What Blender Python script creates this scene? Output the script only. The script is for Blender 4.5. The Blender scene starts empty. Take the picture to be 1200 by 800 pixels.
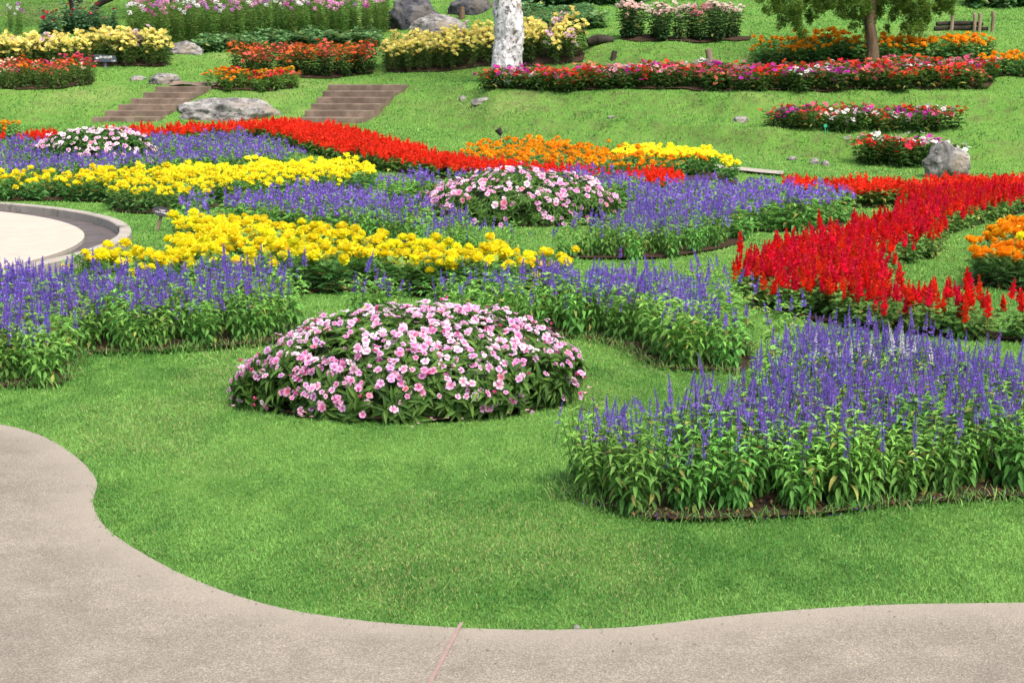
import bpy, bmesh, math, random
import numpy as np
from mathutils import Vector, noise as mnoise
from mathutils.geometry import tessellate_polygon

# ------------------------------------------------------------------ camera, world, sun
scene = bpy.context.scene
col = scene.collection
PI = math.pi
CAM_H, F_PX, CX, CY, HZ = 1.7, 1900.0, 600.0, 400.0, 90.0
THETA = math.atan((CY - HZ) / F_PX)
cam_data = bpy.data.cameras.new('camera')
cam = bpy.data.objects.new('camera', cam_data)
col.objects.link(cam)
cam.location = (0, 0, CAM_H)
cam.rotation_euler = (PI / 2 - THETA, 0, 0)
cam_data.sensor_width = 36.0
cam_data.lens = 36.0 * F_PX / 1200.0
cam_data.clip_end = 2000
cam_data.clip_start = 0.05
scene.camera = cam

SUN_EL, SUN_AZ = math.radians(58), math.radians(145)      # azimuth clockwise from +Y
world = bpy.data.worlds.new('World')
scene.world = world
world.use_nodes = True
nt = world.node_tree
bg = nt.nodes['Background']
sky = nt.nodes.new('ShaderNodeTexSky')
sky.sky_type = 'NISHITA'
sky.sun_disc = False
sky.sun_elevation = SUN_EL
sky.sun_rotation = SUN_AZ
sky.air_density = 0.8
sky.dust_density = 6.0
sky.ozone_density = 0.6
nt.links.new(sky.outputs['Color'], bg.inputs['Color'])
bg.inputs['Strength'].default_value = 0.14
sun_data = bpy.data.lights.new('sun', 'SUN')
sun_data.energy = 1.5
sun_data.angle = math.radians(16)
sun_data.color = (1.0, 0.95, 0.87)
sun = bpy.data.objects.new('sun', sun_data)
col.objects.link(sun)
sd = Vector((math.sin(SUN_AZ) * math.cos(SUN_EL), math.cos(SUN_AZ) * math.cos(SUN_EL), math.sin(SUN_EL)))
sun.rotation_euler = (-sd).to_track_quat('-Z', 'Y').to_euler()
scene.view_settings.view_transform = 'Standard'
scene.view_settings.look = 'None'
scene.view_settings.exposure = 1.05
scene.view_settings.gamma = 1.0
scene.render.engine = 'CYCLES'
cy = scene.cycles
cy.max_bounces = 6
cy.diffuse_bounces = 4
cy.transmission_bounces = 4
cy.use_denoising = True
cy.sample_clamp_indirect = 6

rng = np.random.default_rng(7)
random.seed(7)


def lin(r, g, b):
    f = lambda c: (c / 255 / 12.92) if c / 255 <= 0.04045 else ((c / 255 + 0.055) / 1.055) ** 2.4
    return np.array([f(r), f(g), f(b)])


# ------------------------------------------------------------------ geometry from sight lines
def ray(u, v):
    x, yc = (u - CX) / F_PX, (CY - v) / F_PX
    dy = math.cos(THETA) + yc * math.sin(THETA)
    dz = -math.sin(THETA) + yc * math.cos(THETA)
    return x / dy, dz / dy


def node(v, D, u):
    return D, CAM_H + ray(u, v)[1] * D


# terrain: profiles of (distance, height) for several azimuths, blended in between
PROF = [  # u, foot, top, shelf back, second bank top, upper slope   each (v, D)
    (-150, (148, 34.5), (105, 36.5), (80, 39.5), (60, 42.0), (0, 48)),
    (0, (147, 34.5), (105, 36.5), (79, 39.5), (60, 42.0), (0, 48)),
    (120, (143, 35), (104, 37.3), (80, 39.5), (60, 42.0), (0, 49)),
    (300, (142, 35), (104, 37.2), (90, 39), (58, 42), (0, 49)),
    (440, (144, 34.8), (101, 37.5), (84, 39.2), (52, 42), (0, 48)),
    (510, (151, 33.8), (98, 37), (84, 38.8), (48, 41.5), (0, 47)),
    (575, (158, 32.5), (107, 34.6), (86, 38.0), (45, 41), (0, 46)),
    (750, (172, 30.8), (108, 33.0), (93, 35.3), (54, 37.0), (0, 45)),
    (880, (188, 29.0), (108, 32.0), (92, 34.5), (54, 37.0), (0, 45)),
    (1000, (195, 28.3), (108, 31.8), (80, 34.3), (48, 37.0), (0, 45)),
    (1200, (204, 27.6), (110, 31.4), (86, 33.4), (52, 36.0), (0, 45)),
    (1400, (206, 27.5), (112, 31.4), (86, 33.4), (52, 36.0), (0, 45)),
]
PA = np.array([ray(p[0], 150)[0] for p in PROF])
PD, PZ = [], []
for p in PROF:
    ds, zs = [0.0, 20.0], [0.0, 0.0]
    nd = [node(v, D, p[0]) for v, D in p[1:]]
    df, zf = nd[0]
    for t in (0.25, 0.5, 0.75):
        ds.append(20 + (df - 20) * t); zs.append(zf * t * t)
    ds.append(df); zs.append(zf)
    led = np.interp(p[0], [700, 880, 1160, 1260], [0, 1, 1, 0])      # ledges on the right bank
    for t, q, w in ((.27, .06, .25), (.43, .44, .43), (.74, .55, .74)):
        ds.append(df + (nd[1][0] - df) * t); zs.append(zf + (nd[1][1] - zf) * (w + (q - w) * led))
    for d, z in nd[1:]:
        ds.append(d); zs.append(z)
    ds += [75.0, 220.0, 600.0]
    zs += [zs[-1] + 5.0, zs[-1] + 26.0, zs[-1] + 40.0]
    PD.append(ds); PZ.append(zs)
PD, PZ = np.array(PD), np.array(PZ)


def vnoise(x, y, seed=0):
    x = np.asarray(x, float); y = np.asarray(y, float)
    xi, yi = np.floor(x).astype(np.int64), np.floor(y).astype(np.int64)
    fx, fy = x - xi, y - yi
    fx, fy = fx * fx * (3 - 2 * fx), fy * fy * (3 - 2 * fy)

    def h(a, b):
        n = (a * 374761393 + b * 668265263 + seed * 974634777) & 0xFFFFFFFF
        n = ((n ^ (n >> 13)) * 1274126177) & 0xFFFFFFFF
        return ((n ^ (n >> 16)) & 0xFFFF) / 65535.0
    return (h(xi, yi) * (1 - fx) + h(xi + 1, yi) * fx) * (1 - fy) + (h(xi, yi + 1) * (1 - fx) + h(xi + 1, yi + 1) * fx) * fy


def terrain(x, y):
    x = np.asarray(x, float); y = np.asarray(y, float)
    a = np.clip(x / np.maximum(y, 1.0), PA[0], PA[-1])
    z = np.zeros_like(a + y)
    nds = [np.interp(a, PA, PD[:, j]) for j in range(PD.shape[1])]
    nzs = [np.interp(a, PA, PZ[:, j]) for j in range(PD.shape[1])]
    for j in range(len(nds) - 1):
        t = np.clip((y - nds[j]) / (nds[j + 1] - nds[j]), 0, 1)
        if j in (5, 6, 7, 8, 10):
            t = 0.45 * t + 0.55 * t * t * (3 - 2 * t)
        z = z + t * (nzs[j + 1] - nzs[j])
    k = np.clip((y - nds[5] + 0.3) / 1.0, 0, 1)
    z = z + k * (0.10 * (vnoise(x * 1.1, y * 1.1, 3) - 0.5) + 0.07 * (vnoise(x * 3.1, y * 3.1, 4) - 0.5))
    return z


def terr(x, y):
    return float(terrain(np.array([x]), np.array([y]))[0])


_DS = np.concatenate([np.linspace(3, 30, 3000), np.linspace(30.01, 90, 3000)])


def hit(u, v, h=0.0):
    """point of the ground plan under the point seen at (u, v) that stands h above the ground"""
    dx, dz = ray(u, v)
    g = CAM_H + dz * _DS - h - terrain(dx * _DS, _DS)
    i = np.argmax(g <= 0) if (g <= 0).any() else len(_DS) - 1
    D = _DS[i]
    return dx * D, D


def hit3(u, v):
    x, y = hit(u, v)
    return Vector((x, y, terr(x, y)))


def project(x, y, z):
    c, s = math.cos(THETA), math.sin(THETA)
    dep = y * c - (z - CAM_H) * s
    yc = (y * s + (z - CAM_H) * c) / dep
    return CX + F_PX * x / dep, CY - F_PX * yc


def poly(pts):
    return np.array([hit(*p) for p in pts])


def inside(P, x, y):
    x = np.asarray(x, float); y = np.asarray(y, float)
    r = np.zeros(x.shape, bool)
    n = len(P)
    for i in range(n):
        x0, y0 = P[i]; x1, y1 = P[(i + 1) % n]
        c = (y0 > y) != (y1 > y)
        with np.errstate(divide='ignore', invalid='ignore'):
            xx = (x1 - x0) * (y - y0) / (y1 - y0) + x0
        r ^= c & (x < xx)
    return r


def edge_dist(P, x, y):
    x = np.asarray(x, float); y = np.asarray(y, float)
    d = np.full(x.shape, 1e9)
    n = len(P)
    for i in range(n):
        a = P[i]; b = P[(i + 1) % n]; ab = b - a
        t = np.clip(((x - a[0]) * ab[0] + (y - a[1]) * ab[1]) / max(ab @ ab, 1e-9), 0, 1)
        d = np.minimum(d, np.hypot(x - a[0] - t * ab[0], y - a[1] - t * ab[1]))
    return d


def scatter(P, s, margin, seed, jit=0.28):
    r = np.random.default_rng(seed)
    x0, y0 = P.min(0); x1, y1 = P.max(0)
    ys = np.arange(y0, y1 + s, s * 0.87)
    X, Y = [], []
    for i, yy in enumerate(ys):
        xs = np.arange(x0 - s, x1 + s, s) + (0.5 * s if i % 2 else 0)
        X.append(xs); Y.append(np.full(xs.shape, yy))
    X, Y = np.concatenate(X), np.concatenate(Y)
    X = X + r.normal(0, jit * s, X.shape) * 0.7; Y = Y + r.normal(0, jit * s, Y.shape) * 0.7
    k = inside(P, X, Y)
    X, Y = X[k], Y[k]
    d = edge_dist(P, X, Y)
    k = d > margin
    return X[k], Y[k], d[k]


def smooth_poly(P, n=4):
    out = []
    N = len(P)
    for i in range(N):
        p0, p1, p2, p3 = P[i - 1], P[i], P[(i + 1) % N], P[(i + 2) % N]
        for k in range(n):
            t = k / n
            out.append(0.5 * ((2 * p1) + (p2 - p0) * t + (2 * p0 - 5 * p1 + 4 * p2 - p3) * t * t + (3 * p1 - p0 - 3 * p2 + p3) * t ** 3))
    return np.array(out)


# ------------------------------------------------------------------ materials
def new_mat(name):
    m = bpy.data.materials.new(name)
    m.use_nodes = True
    nt = m.node_tree
    nt.nodes.clear()
    out = nt.nodes.new('ShaderNodeOutputMaterial')
    b = nt.nodes.new('ShaderNodeBsdfPrincipled')
    nt.links.new(b.outputs[0], out.inputs[0])
    return m, nt, b, out


def attr_mat(name, rough=0.5, spec=0.3, trans=0.25, var=0.18):
    m, nt, b, out = new_mat(name)
    N, L = nt.nodes, nt.links
    a = N.new('ShaderNodeAttribute'); a.attribute_name = 'Col'
    oi = N.new('ShaderNodeObjectInfo')
    mr = N.new('ShaderNodeMapRange')
    mr.inputs['To Min'].default_value = 1 - var; mr.inputs['To Max'].default_value = 1 + var
    L.new(oi.outputs['Random'], mr.inputs['Value'])
    hs = N.new('ShaderNodeHueSaturation')
    L.new(mr.outputs[0], hs.inputs['Value'])
    m2 = N.new('ShaderNodeMath'); m2.operation = 'MULTIPLY_ADD'
    fr = N.new('ShaderNodeMath'); fr.operation = 'MULTIPLY'; fr.inputs[1].default_value = 7.31
    fr2 = N.new('ShaderNodeMath'); fr2.operation = 'FRACT'
    L.new(oi.outputs['Random'], fr.inputs[0]); L.new(fr.outputs[0], fr2.inputs[0])
    m2.inputs[1].default_value = 0.024; m2.inputs[2].default_value = 0.488
    L.new(fr2.outputs[0], m2.inputs[0]); L.new(m2.outputs[0], hs.inputs['Hue'])
    L.new(a.outputs['Color'], hs.inputs['Color'])
    L.new(hs.outputs[0], b.inputs['Base Color'])
    b.inputs['Roughness'].default_value = rough
    b.inputs['Specular IOR Level'].default_value = spec
    if trans:
        t = N.new('ShaderNodeBsdfTranslucent')
        L.new(hs.outputs[0], t.inputs['Color'])
        mx = N.new('ShaderNodeMixShader'); mx.inputs[0].default_value = trans
        L.new(b.outputs[0], mx.inputs[1]); L.new(t.outputs[0], mx.inputs[2])
        L.new(mx.outputs[0], out.inputs[0])
    return m


M_LEAF = attr_mat('leaf', 0.6, 0.2, 0.36, 0.2)
M_PETAL = attr_mat('petal', 0.6, 0.2, 0.38, 0.12)
M_GRASS = attr_mat('grass_blade', 0.6, 0.15, 0.35, 0.0)
M_MATTE = attr_mat('matte_coat', 0.7, 0.2, 0.0, 0.1)


def ramp(nt, fac, stops):
    r = nt.nodes.new('ShaderNodeValToRGB')
    e = r.color_ramp.elements
    while len(e) < len(stops):
        e.new(0.5)
    for x, (p, c) in zip(e, stops):
        x.position = p; x.color = (*c, 1)
    nt.links.new(fac, r.inputs[0])
    return r.outputs[0]


def tex(nt, kind, scale, detail=4, rough=0.55, coord='Object', vec_scale=None):
    tc = nt.nodes.new('ShaderNodeTexCoord')
    src = tc.outputs[coord]
    if vec_scale:
        mp = nt.nodes.new('ShaderNodeMapping'); mp.inputs['Scale'].default_value = vec_scale
        nt.links.new(src, mp.inputs[0]); src = mp.outputs[0]
    t = nt.nodes.new('ShaderNodeTexNoise' if kind == 'noise' else 'ShaderNodeTexVoronoi')
    t.inputs['Scale'].default_value = scale
    if kind == 'noise':
        t.inputs['Detail'].default_value = detail; t.inputs['Roughness'].default_value = rough
        nt.links.new(src, t.inputs['Vector'])
        return t.outputs['Fac']
    nt.links.new(src, t.inputs['Vector'])
    return t


def mix(nt, fac, a, b, mode='MIX'):
    m = nt.nodes.new('ShaderNodeMix'); m.data_type = 'RGBA'; m.blend_type = mode
    for sock, v in ((m.inputs[0], fac), (m.inputs[6], a), (m.inputs[7], b)):
        if hasattr(v, 'is_linked'):
            nt.links.new(v, sock)
        elif isinstance(v, (int, float)):
            sock.default_value = v
        else:
            sock.default_value = (*v, 1)
    return m.outputs[2]


def bump(nt, b, h, strength, dist):
    n = nt.nodes.new('ShaderNodeBump')
    n.inputs['Strength'].default_value = strength; n.inputs['Distance'].default_value = dist
    nt.links.new(h, n.inputs['Height']); nt.links.new(n.outputs[0], b.inputs['Normal'])


G1, G2, G3 = (0.078, 0.185, 0.032), (0.145, 0.270, 0.052), (0.25, 0.29, 0.10)


def ground_mat():
    m, nt, b, out = new_mat('lawn_ground')
    n1 = tex(nt, 'noise', 1.3, 5)
    n2 = tex(nt, 'noise', 30.0, 6, 0.7)
    n3 = tex(nt, 'noise', 0.35, 4)
    c = ramp(nt, n1, [(0.35, G1), (0.65, G2)])
    c2 = ramp(nt, n2, [(0.35, (0.06, 0.155, 0.024)), (0.7, (0.15, 0.30, 0.055))])
    c = mix(nt, 0.55, c, c2)
    f = ramp(nt, n3, [(0.58, (0, 0, 0)), (0.72, (0.5, 0.5, 0.5))])
    c = mix(nt, f, c, G3)
    g = nt.nodes.new('ShaderNodeNewGeometry')
    sx = nt.nodes.new('ShaderNodeSeparateXYZ'); nt.links.new(g.outputs['True Normal'], sx.inputs[0])
    steep = ramp(nt, sx.outputs['Z'], [(0.90, (1, 1, 1)), (0.972, (0, 0, 0))])
    n4 = tex(nt, 'noise', 3.4, 9, 0.75)
    dm = ramp(nt, n4, [(0.45, (0, 0, 0)), (0.62, (0.6, 0.6, 0.6))])
    f = mix(nt, 1.0, steep, dm, 'MULTIPLY')
    c = mix(nt, f, c, (0.095, 0.092, 0.042))
    nt.links.new(c, b.inputs['Base Color'])
    b.inputs['Roughness'].default_value = 0.95
    b.inputs['Specular IOR Level'].default_value = 0.1
    bump(nt, b, n2, 0.8, 0.03)
    return m


def soil_mat():
    m, nt, b, out = new_mat('soil')
    n1 = tex(nt, 'noise', 26, 8, 0.75)
    c = ramp(nt, n1, [(0.3, (0.025, 0.016, 0.010)), (0.55, (0.065, 0.043, 0.028)), (0.75, (0.15, 0.095, 0.06))])
    nt.links.new(c, b.inputs['Base Color'])
    b.inputs['Roughness'].default_value = 1.0
    b.inputs['Specular IOR Level'].default_value = 0.1
    bump(nt, b, n1, 1.0, 0.04)
    return m


def path_mat():
    m, nt, b, out = new_mat('pebble_aggregate')
    v = tex(nt, 'voronoi', 230)
    n1 = tex(nt, 'noise', 1.1, 5, 0.6)
    n2 = tex(nt, 'noise', 140, 5, 0.7)
    n3 = tex(nt, 'noise', 6.0, 5, 0.6)
    sep = nt.nodes.new('ShaderNodeSeparateColor'); nt.links.new(v.outputs['Color'], sep.inputs[0])
    c = ramp(nt, sep.outputs[0], [(0.0, (0.085, 0.079, 0.066)), (0.3, (0.174, 0.160, 0.133)), (0.7, (0.258, 0.238, 0.198)), (1.0, (0.42, 0.39, 0.33))])
    d = ramp(nt, n2, [(0.3, (0.155, 0.142, 0.118)), (0.7, (0.278, 0.255, 0.211))])
    c = mix(nt, 0.5, c, d)
    e = ramp(nt, n1, [(0.3, (0.80, 0.79, 0.78)), (0.7, (1.16, 1.13, 1.10))])
    c = mix(nt, 1.0, c, e, 'MULTIPLY')
    e = ramp(nt, n3, [(0.3, (0.86, 0.85, 0.84)), (0.7, (1.10, 1.09, 1.07))])
    c = mix(nt, 1.0, c, e, 'MULTIPLY')
    # trowelled margin along the lawn: smoother, a little pinker
    a = nt.nodes.new('ShaderNodeAttribute'); a.attribute_name = 'margin'
    c = mix(nt, a.outputs['Fac'], c, (0.288, 0.256, 0.209))
    nt.links.new(c, b.inputs['Base Color'])
    b.inputs['Roughness'].default_value = 0.85
    b.inputs['Specular IOR Level'].default_value = 0.25
    bump(nt, b, v.outputs['Distance'], 0.35, 0.004)
    return m


def simple_mat(name, stops, scale, rough=0.85, bumpd=0.01, detail=6, vec_scale=None, stain=None):
    m, nt, b, out = new_mat(name)
    n1 = tex(nt, 'noise', scale, detail, 0.65, vec_scale=vec_scale)
    c = ramp(nt, n1, stops)
    if stain:
        n2 = tex(nt, 'noise', stain[0], 5, 0.7, vec_scale=stain[3] if len(stain) > 3 else None)
        f = ramp(nt, n2, [(stain[1], (0, 0, 0)), (stain[1] + 0.1, (1, 1, 1))])
        c = mix(nt, f, c, stain[2])
    nt.links.new(c, b.inputs['Base Color'])
    b.inputs['Roughness'].default_value = rough
    b.inputs['Specular IOR Level'].default_value = 0.25
    if bumpd:
        bump(nt, b, n1, 0.8, bumpd)
    return m


M_GROUND, M_SOIL, M_PATH = ground_mat(), soil_mat(), path_mat()
M_JOINT = simple_mat('pink_joint', [(0.3, (0.23, 0.165, 0.142)), (0.7, (0.30, 0.215, 0.188))], 30, 0.9, 0.002)
M_PLAZA = simple_mat('pale_paving', [(0.3, (0.37, 0.335, 0.275)), (0.7, (0.44, 0.405, 0.34))], 5, 0.8, 0.002)
M_GUTTER = simple_mat('dark_gutter', [(0.3, (0.05, 0.045, 0.045)), (0.7, (0.13, 0.11, 0.105))], 3.5, 0.8, 0.004)
M_KERB = simple_mat('weathered_kerb', [(0.3, (0.26, 0.24, 0.20)), (0.7, (0.38, 0.355, 0.305))], 6, 0.9, 0.004, stain=(3.0, 0.56, (0.11, 0.10, 0.08)))
M_STEP = simple_mat('brown_stone', [(0.3, (0.095, 0.070, 0.052)), (0.5, (0.15, 0.115, 0.088)), (0.7, (0.235, 0.18, 0.135))], 3.2, 0.9, 0.01)


def rock_mat(name, dark, mid, light, sc):
    m, nt, b, out = new_mat(name)
    n1 = tex(nt, 'noise', 2.2 * sc, 10, 0.7)
    n2 = tex(nt, 'noise', 5.5 * sc, 8, 0.75, vec_scale=(1, 1, 2.2))
    n3 = tex(nt, 'noise', 1.1 * sc, 4, 0.6)
    c = ramp(nt, n1, [(0.33, dark), (0.48, mid), (0.66, light)])
    f = ramp(nt, n2, [(0.52, (0, 0, 0)), (0.60, (.85, .85, .85))])
    c = mix(nt, f, c, np.array(dark) * .6)
    f = ramp(nt, n3, [(0.54, (0, 0, 0)), (0.66, (.7, .7, .7))])
    c = mix(nt, f, c, np.array(mid) * (1.05, .85, .62))
    nt.links.new(c, b.inputs['Base Color'])
    b.inputs['Roughness'].default_value = 0.92
    b.inputs['Specular IOR Level'].default_value = 0.2
    bump(nt, b, n1, 1.0, 0.06)
    return m


M_ROCK = rock_mat('grey_rock', (0.055, 0.055, 0.06), (0.20, 0.195, 0.185), (0.42, 0.41, 0.385), 1.3)
M_DARKROCK = rock_mat('dark_rock', (0.022, 0.024, 0.03), (0.075, 0.078, 0.088), (0.19, 0.18, 0.165), 1.0)
M_BARK = simple_mat('brown_bark', [(0.3, (0.05, 0.034, 0.022)), (0.7, (0.17, 0.115, 0.075))], 9, 0.95, 0.03, 7, vec_scale=(1, 1, 0.25))
M_DARKBARK = simple_mat('dark_bark', [(0.3, (0.016, 0.013, 0.011)), (0.7, (0.055, 0.045, 0.037))], 7, 0.95, 0.03, 7, vec_scale=(1, 1, 0.3))


def white_bark_mat():
    m, nt, b, out = new_mat('white_bark')
    n1 = tex(nt, 'noise', 7, 9, 0.7)
    n2 = tex(nt, 'noise', 11, 8, 0.75, vec_scale=(1, 1, 0.8))
    n3 = tex(nt, 'noise', 3.5, 5, 0.6)
    c = ramp(nt, n1, [(0.32, (0.24, 0.235, 0.24)), (0.45, (0.54, 0.55, 0.57)), (0.65, (0.72, 0.73, 0.76))])
    f = ramp(nt, n2, [(0.535, (0, 0, 0)), (0.585, (.9, .9, .9))])
    c = mix(nt, f, c, (0.05, 0.043, 0.037))
    f = ramp(nt, n3, [(0.60, (0, 0, 0)), (0.68, (.75, .75, .75))])
    c = mix(nt, f, c, (0.27, 0.16, 0.09))
    nt.links.new(c, b.inputs['Base Color'])
    b.inputs['Roughness'].default_value = 0.9
    bump(nt, b, n2, 1.0, 0.05)
    return m


M_WHITEBARK = white_bark_mat()
M_WOOD = simple_mat('weathered_wood', [(0.3, (0.12, 0.085, 0.06)), (0.7, (0.30, 0.23, 0.17))], 8, 0.9, 0.01, vec_scale=(1, 1, 0.3))
M_PLAQUE = simple_mat('dark_plaque', [(0.3, (0.030, 0.026, 0.033)), (0.7, (0.06, 0.052, 0.065))], 20, 0.6, 0.0)
M_SIGN = simple_mat('slate_sign', [(0.3, (0.045, 0.055, 0.075)), (0.7, (0.075, 0.088, 0.115))], 12, 0.6, 0.0)
M_WHITE = simple_mat('white_paint', [(0.3, (0.72, 0.72, 0.72)), (0.7, (0.8, 0.8, 0.8))], 12, 0.7, 0.0)
M_POSTBLUE = simple_mat('blue_grey_post', [(0.3, (0.10, 0.12, 0.22)), (0.7, (0.14, 0.16, 0.28))], 12, 0.6, 0.0)
M_TAG = simple_mat('green_tag', [(0.3, (0.02, 0.36, 0.19)), (0.7, (0.03, 0.44, 0.25))], 12, 0.5, 0.0)
M_LAMP = simple_mat('black_lamp', [(0.3, (0.018, 0.016, 0.016)), (0.7, (0.04, 0.035, 0.033))], 12, 0.5, 0.0)


# ------------------------------------------------------------------ mesh arrays
class Geo:
    __slots__ = ('V', 'T', 'C')

    def __init__(s, V, T, C=None):
        s.V = np.asarray(V, float).reshape(-1, 3)
        s.T = np.asarray(T, np.int64).reshape(-1, 3)
        s.C = np.ones((len(s.V), 3)) if C is None else np.asarray(C, float).reshape(-1, 3)


def merge(gs):
    gs = [g for g in gs if len(g.V)]
    off, Ts = 0, []
    for g in gs:
        Ts.append(g.T + off); off += len(g.V)
    return Geo(np.concatenate([g.V for g in gs]), np.concatenate(Ts), np.concatenate([g.C for g in gs]))


def inst(g, M, t, c=None):
    M = np.asarray(M, float); t = np.asarray(t, float).reshape(-1, 3)
    n, nv = len(t), len(g.V)
    V = np.einsum('nij,vj->nvi', M, g.V) + t[:, None, :]
    T = g.T[None] + (np.arange(n) * nv)[:, None, None]
    C = np.broadcast_to(g.C[None], (n, nv, 3))
    if c is not None:
        C = C * np.asarray(c, float).reshape(-1, 1, 3)
    return Geo(V.reshape(-1, 3), T.reshape(-1, 3), np.array(C).reshape(-1, 3))


def RM(az, el, roll, sx=1.0, sy=1.0, sz=None):
    az, el, roll, sx, sy = np.broadcast_arrays(*[np.asarray(q, float) for q in (az, el, roll, sx, sy)])
    sz = sy if sz is None else np.broadcast_to(np.asarray(sz, float), az.shape)
    ca, sa, ce, se, cr, sr = np.cos(az), np.sin(az), np.cos(el), np.sin(el), np.cos(roll), np.sin(roll)
    z, o = np.zeros_like(ca), np.ones_like(ca)
    st = lambda rows: np.stack([np.stack(r, -1) for r in rows], -2)
    Rz = st([[ca, -sa, z], [sa, ca, z], [z, z, o]])
    Rx = st([[o, z, z], [z, ce, -se], [z, se, ce]])
    Ry = st([[cr, z, sr], [z, o, z], [-sr, z, cr]])
    S = st([[sx, z, z], [z, sy, z], [z, z, sz]])
    return Rz @ Rx @ Ry @ S


def frame_to(nv, roll):
    """matrices that take +Z to the unit vectors nv, spun by roll"""
    nv = np.asarray(nv, float)
    h = np.where(np.abs(nv[:, 2:3]) > 0.95, np.array([[1.0, 0, 0]]), np.array([[0, 0, 1.0]]))
    x = np.cross(h, nv); x /= np.linalg.norm(x, axis=1, keepdims=True)
    y = np.cross(nv, x)
    c, s = np.cos(roll)[:, None], np.sin(roll)[:, None]
    return np.stack([x * c + y * s, -x * s + y * c, nv], -1)


def build(name, g, m, smooth=True):
    me = bpy.data.meshes.new(name)
    n = len(g.T)
    me.vertices.add(len(g.V)); me.vertices.foreach_set('co', g.V.astype(np.float32).ravel())
    me.loops.add(3 * n); me.loops.foreach_set('vertex_index', g.T.astype(np.int32).ravel())
    me.polygons.add(n); me.polygons.foreach_set('loop_start', np.arange(0, 3 * n, 3, dtype=np.int32))
    me.polygons.foreach_set('use_smooth', np.full(n, smooth))
    a = me.attributes.new('Col', 'FLOAT_COLOR', 'POINT')
    a.data.foreach_set('color', np.concatenate([np.clip(g.C, 0, 1), np.ones((len(g.C), 1))], 1).astype(np.float32).ravel())
    me.materials.append(m)
    me.update(calc_edges=True)
    return me


def link(name, me, parent=None, loc=(0, 0, 0), rot=(0, 0, 0), scale=1.0):
    o = bpy.data.objects.new(name, me)
    col.objects.link(o)
    o.location = loc; o.rotation_euler = rot; o.scale = (scale, scale, scale) if np.isscalar(scale) else scale
    if parent is not None:
        o.parent = parent
    return o


def tag(o, label, cat, group=None):
    o['label'] = label; o['category'] = cat
    if group:
        o['group'] = group
    return o


def struct(name, me, kind='structure'):
    o = link(name, me); o['kind'] = kind
    return o


KITE = Geo([(0, 0, 0), (-.5, .55, .12), (0, 1, 0), (.5, .55, .12)], [(0, 2, 1), (0, 3, 2)])


def leaf_tpl(n, fold=0.28, droop=0.42, sharp=1.0):
    V, T = [], []
    for i in range(n + 1):
        t = i / n
        w = max(0.03, math.sin(PI * t ** 0.75) ** sharp) * 0.5
        y, z = t * (1 - 0.18 * droop * t), -droop * t * t
        V += [(-w, y, z + fold * w), (0, y, z), (w, y, z + fold * w)]
    for i in range(n):
        a = 3 * i
        for q in ((a, a + 1, a + 4, a + 3), (a + 1, a + 2, a + 5, a + 4)):
            T += [(q[0], q[1], q[2]), (q[0], q[2], q[3])]
    C = np.ones((len(V), 3)); C[1::3] *= 1.12
    return Geo(V, T, C)


LEAF = [leaf_tpl(4), leaf_tpl(2), Geo([(0, 0, 0), (-.5, .45, .08), (0, 1, -.3), (.5, .45, .08)], [(0, 2, 1), (0, 3, 2)])]
ROUND = [leaf_tpl(4, 0.2, 0.3, 0.55), leaf_tpl(2, 0.2, 0.3, 0.55), LEAF[2]]


def fern_tpl():
    gs = []
    for i, y in enumerate((0.25, 0.45, 0.62, 0.78)):
        for s in (-1, 1):
            gs.append(inst(KITE, RM([s * -0.95], [-0.15], [0], [0.13], [0.42 - 0.06 * i]), [(0, y, -0.25 * y * y)]))
    gs.append(inst(KITE, RM([0], [-0.3], [0], [0.15], [0.35]), [(0, 0.78, -0.18)]))
    gs.append(Geo([(-.02, 0, 0), (.02, 0, 0), (0, .9, -.2)], [(0, 1, 2)]))
    return merge(gs)


FERN = fern_tpl()


def stem_geo(p0, p1, r0, r1, c, k=3):
    """thin tapering stems between the rows of p0 and p1"""
    p0, p1 = np.atleast_2d(p0), np.atleast_2d(p1)
    n = len(p0)
    a = np.arange(k) * 2 * PI / k
    ring = np.stack([np.cos(a), np.sin(a), np.zeros(k)], -1)
    V = np.concatenate([p0[:, None] + ring * r0, p1[:, None] + ring * r1], 1)
    T = []
    for i in range(k):
        j = (i + 1) % k
        T += [(i, j, k + j), (i, k + j, k + i)]
    T = np.array(T)[None] + (np.arange(n) * 2 * k)[:, None, None]
    return Geo(V.reshape(-1, 3), T.reshape(-1, 3), np.broadcast_to(np.asarray(c), (n * 2 * k, 3)))


def jitc(r, c, n, v=0.18, h=0.08):
    return np.asarray(c) * (1 + r.uniform(-v, v, (n, 1))) * (1 + r.uniform(-h, h, (n, 3)))


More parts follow.
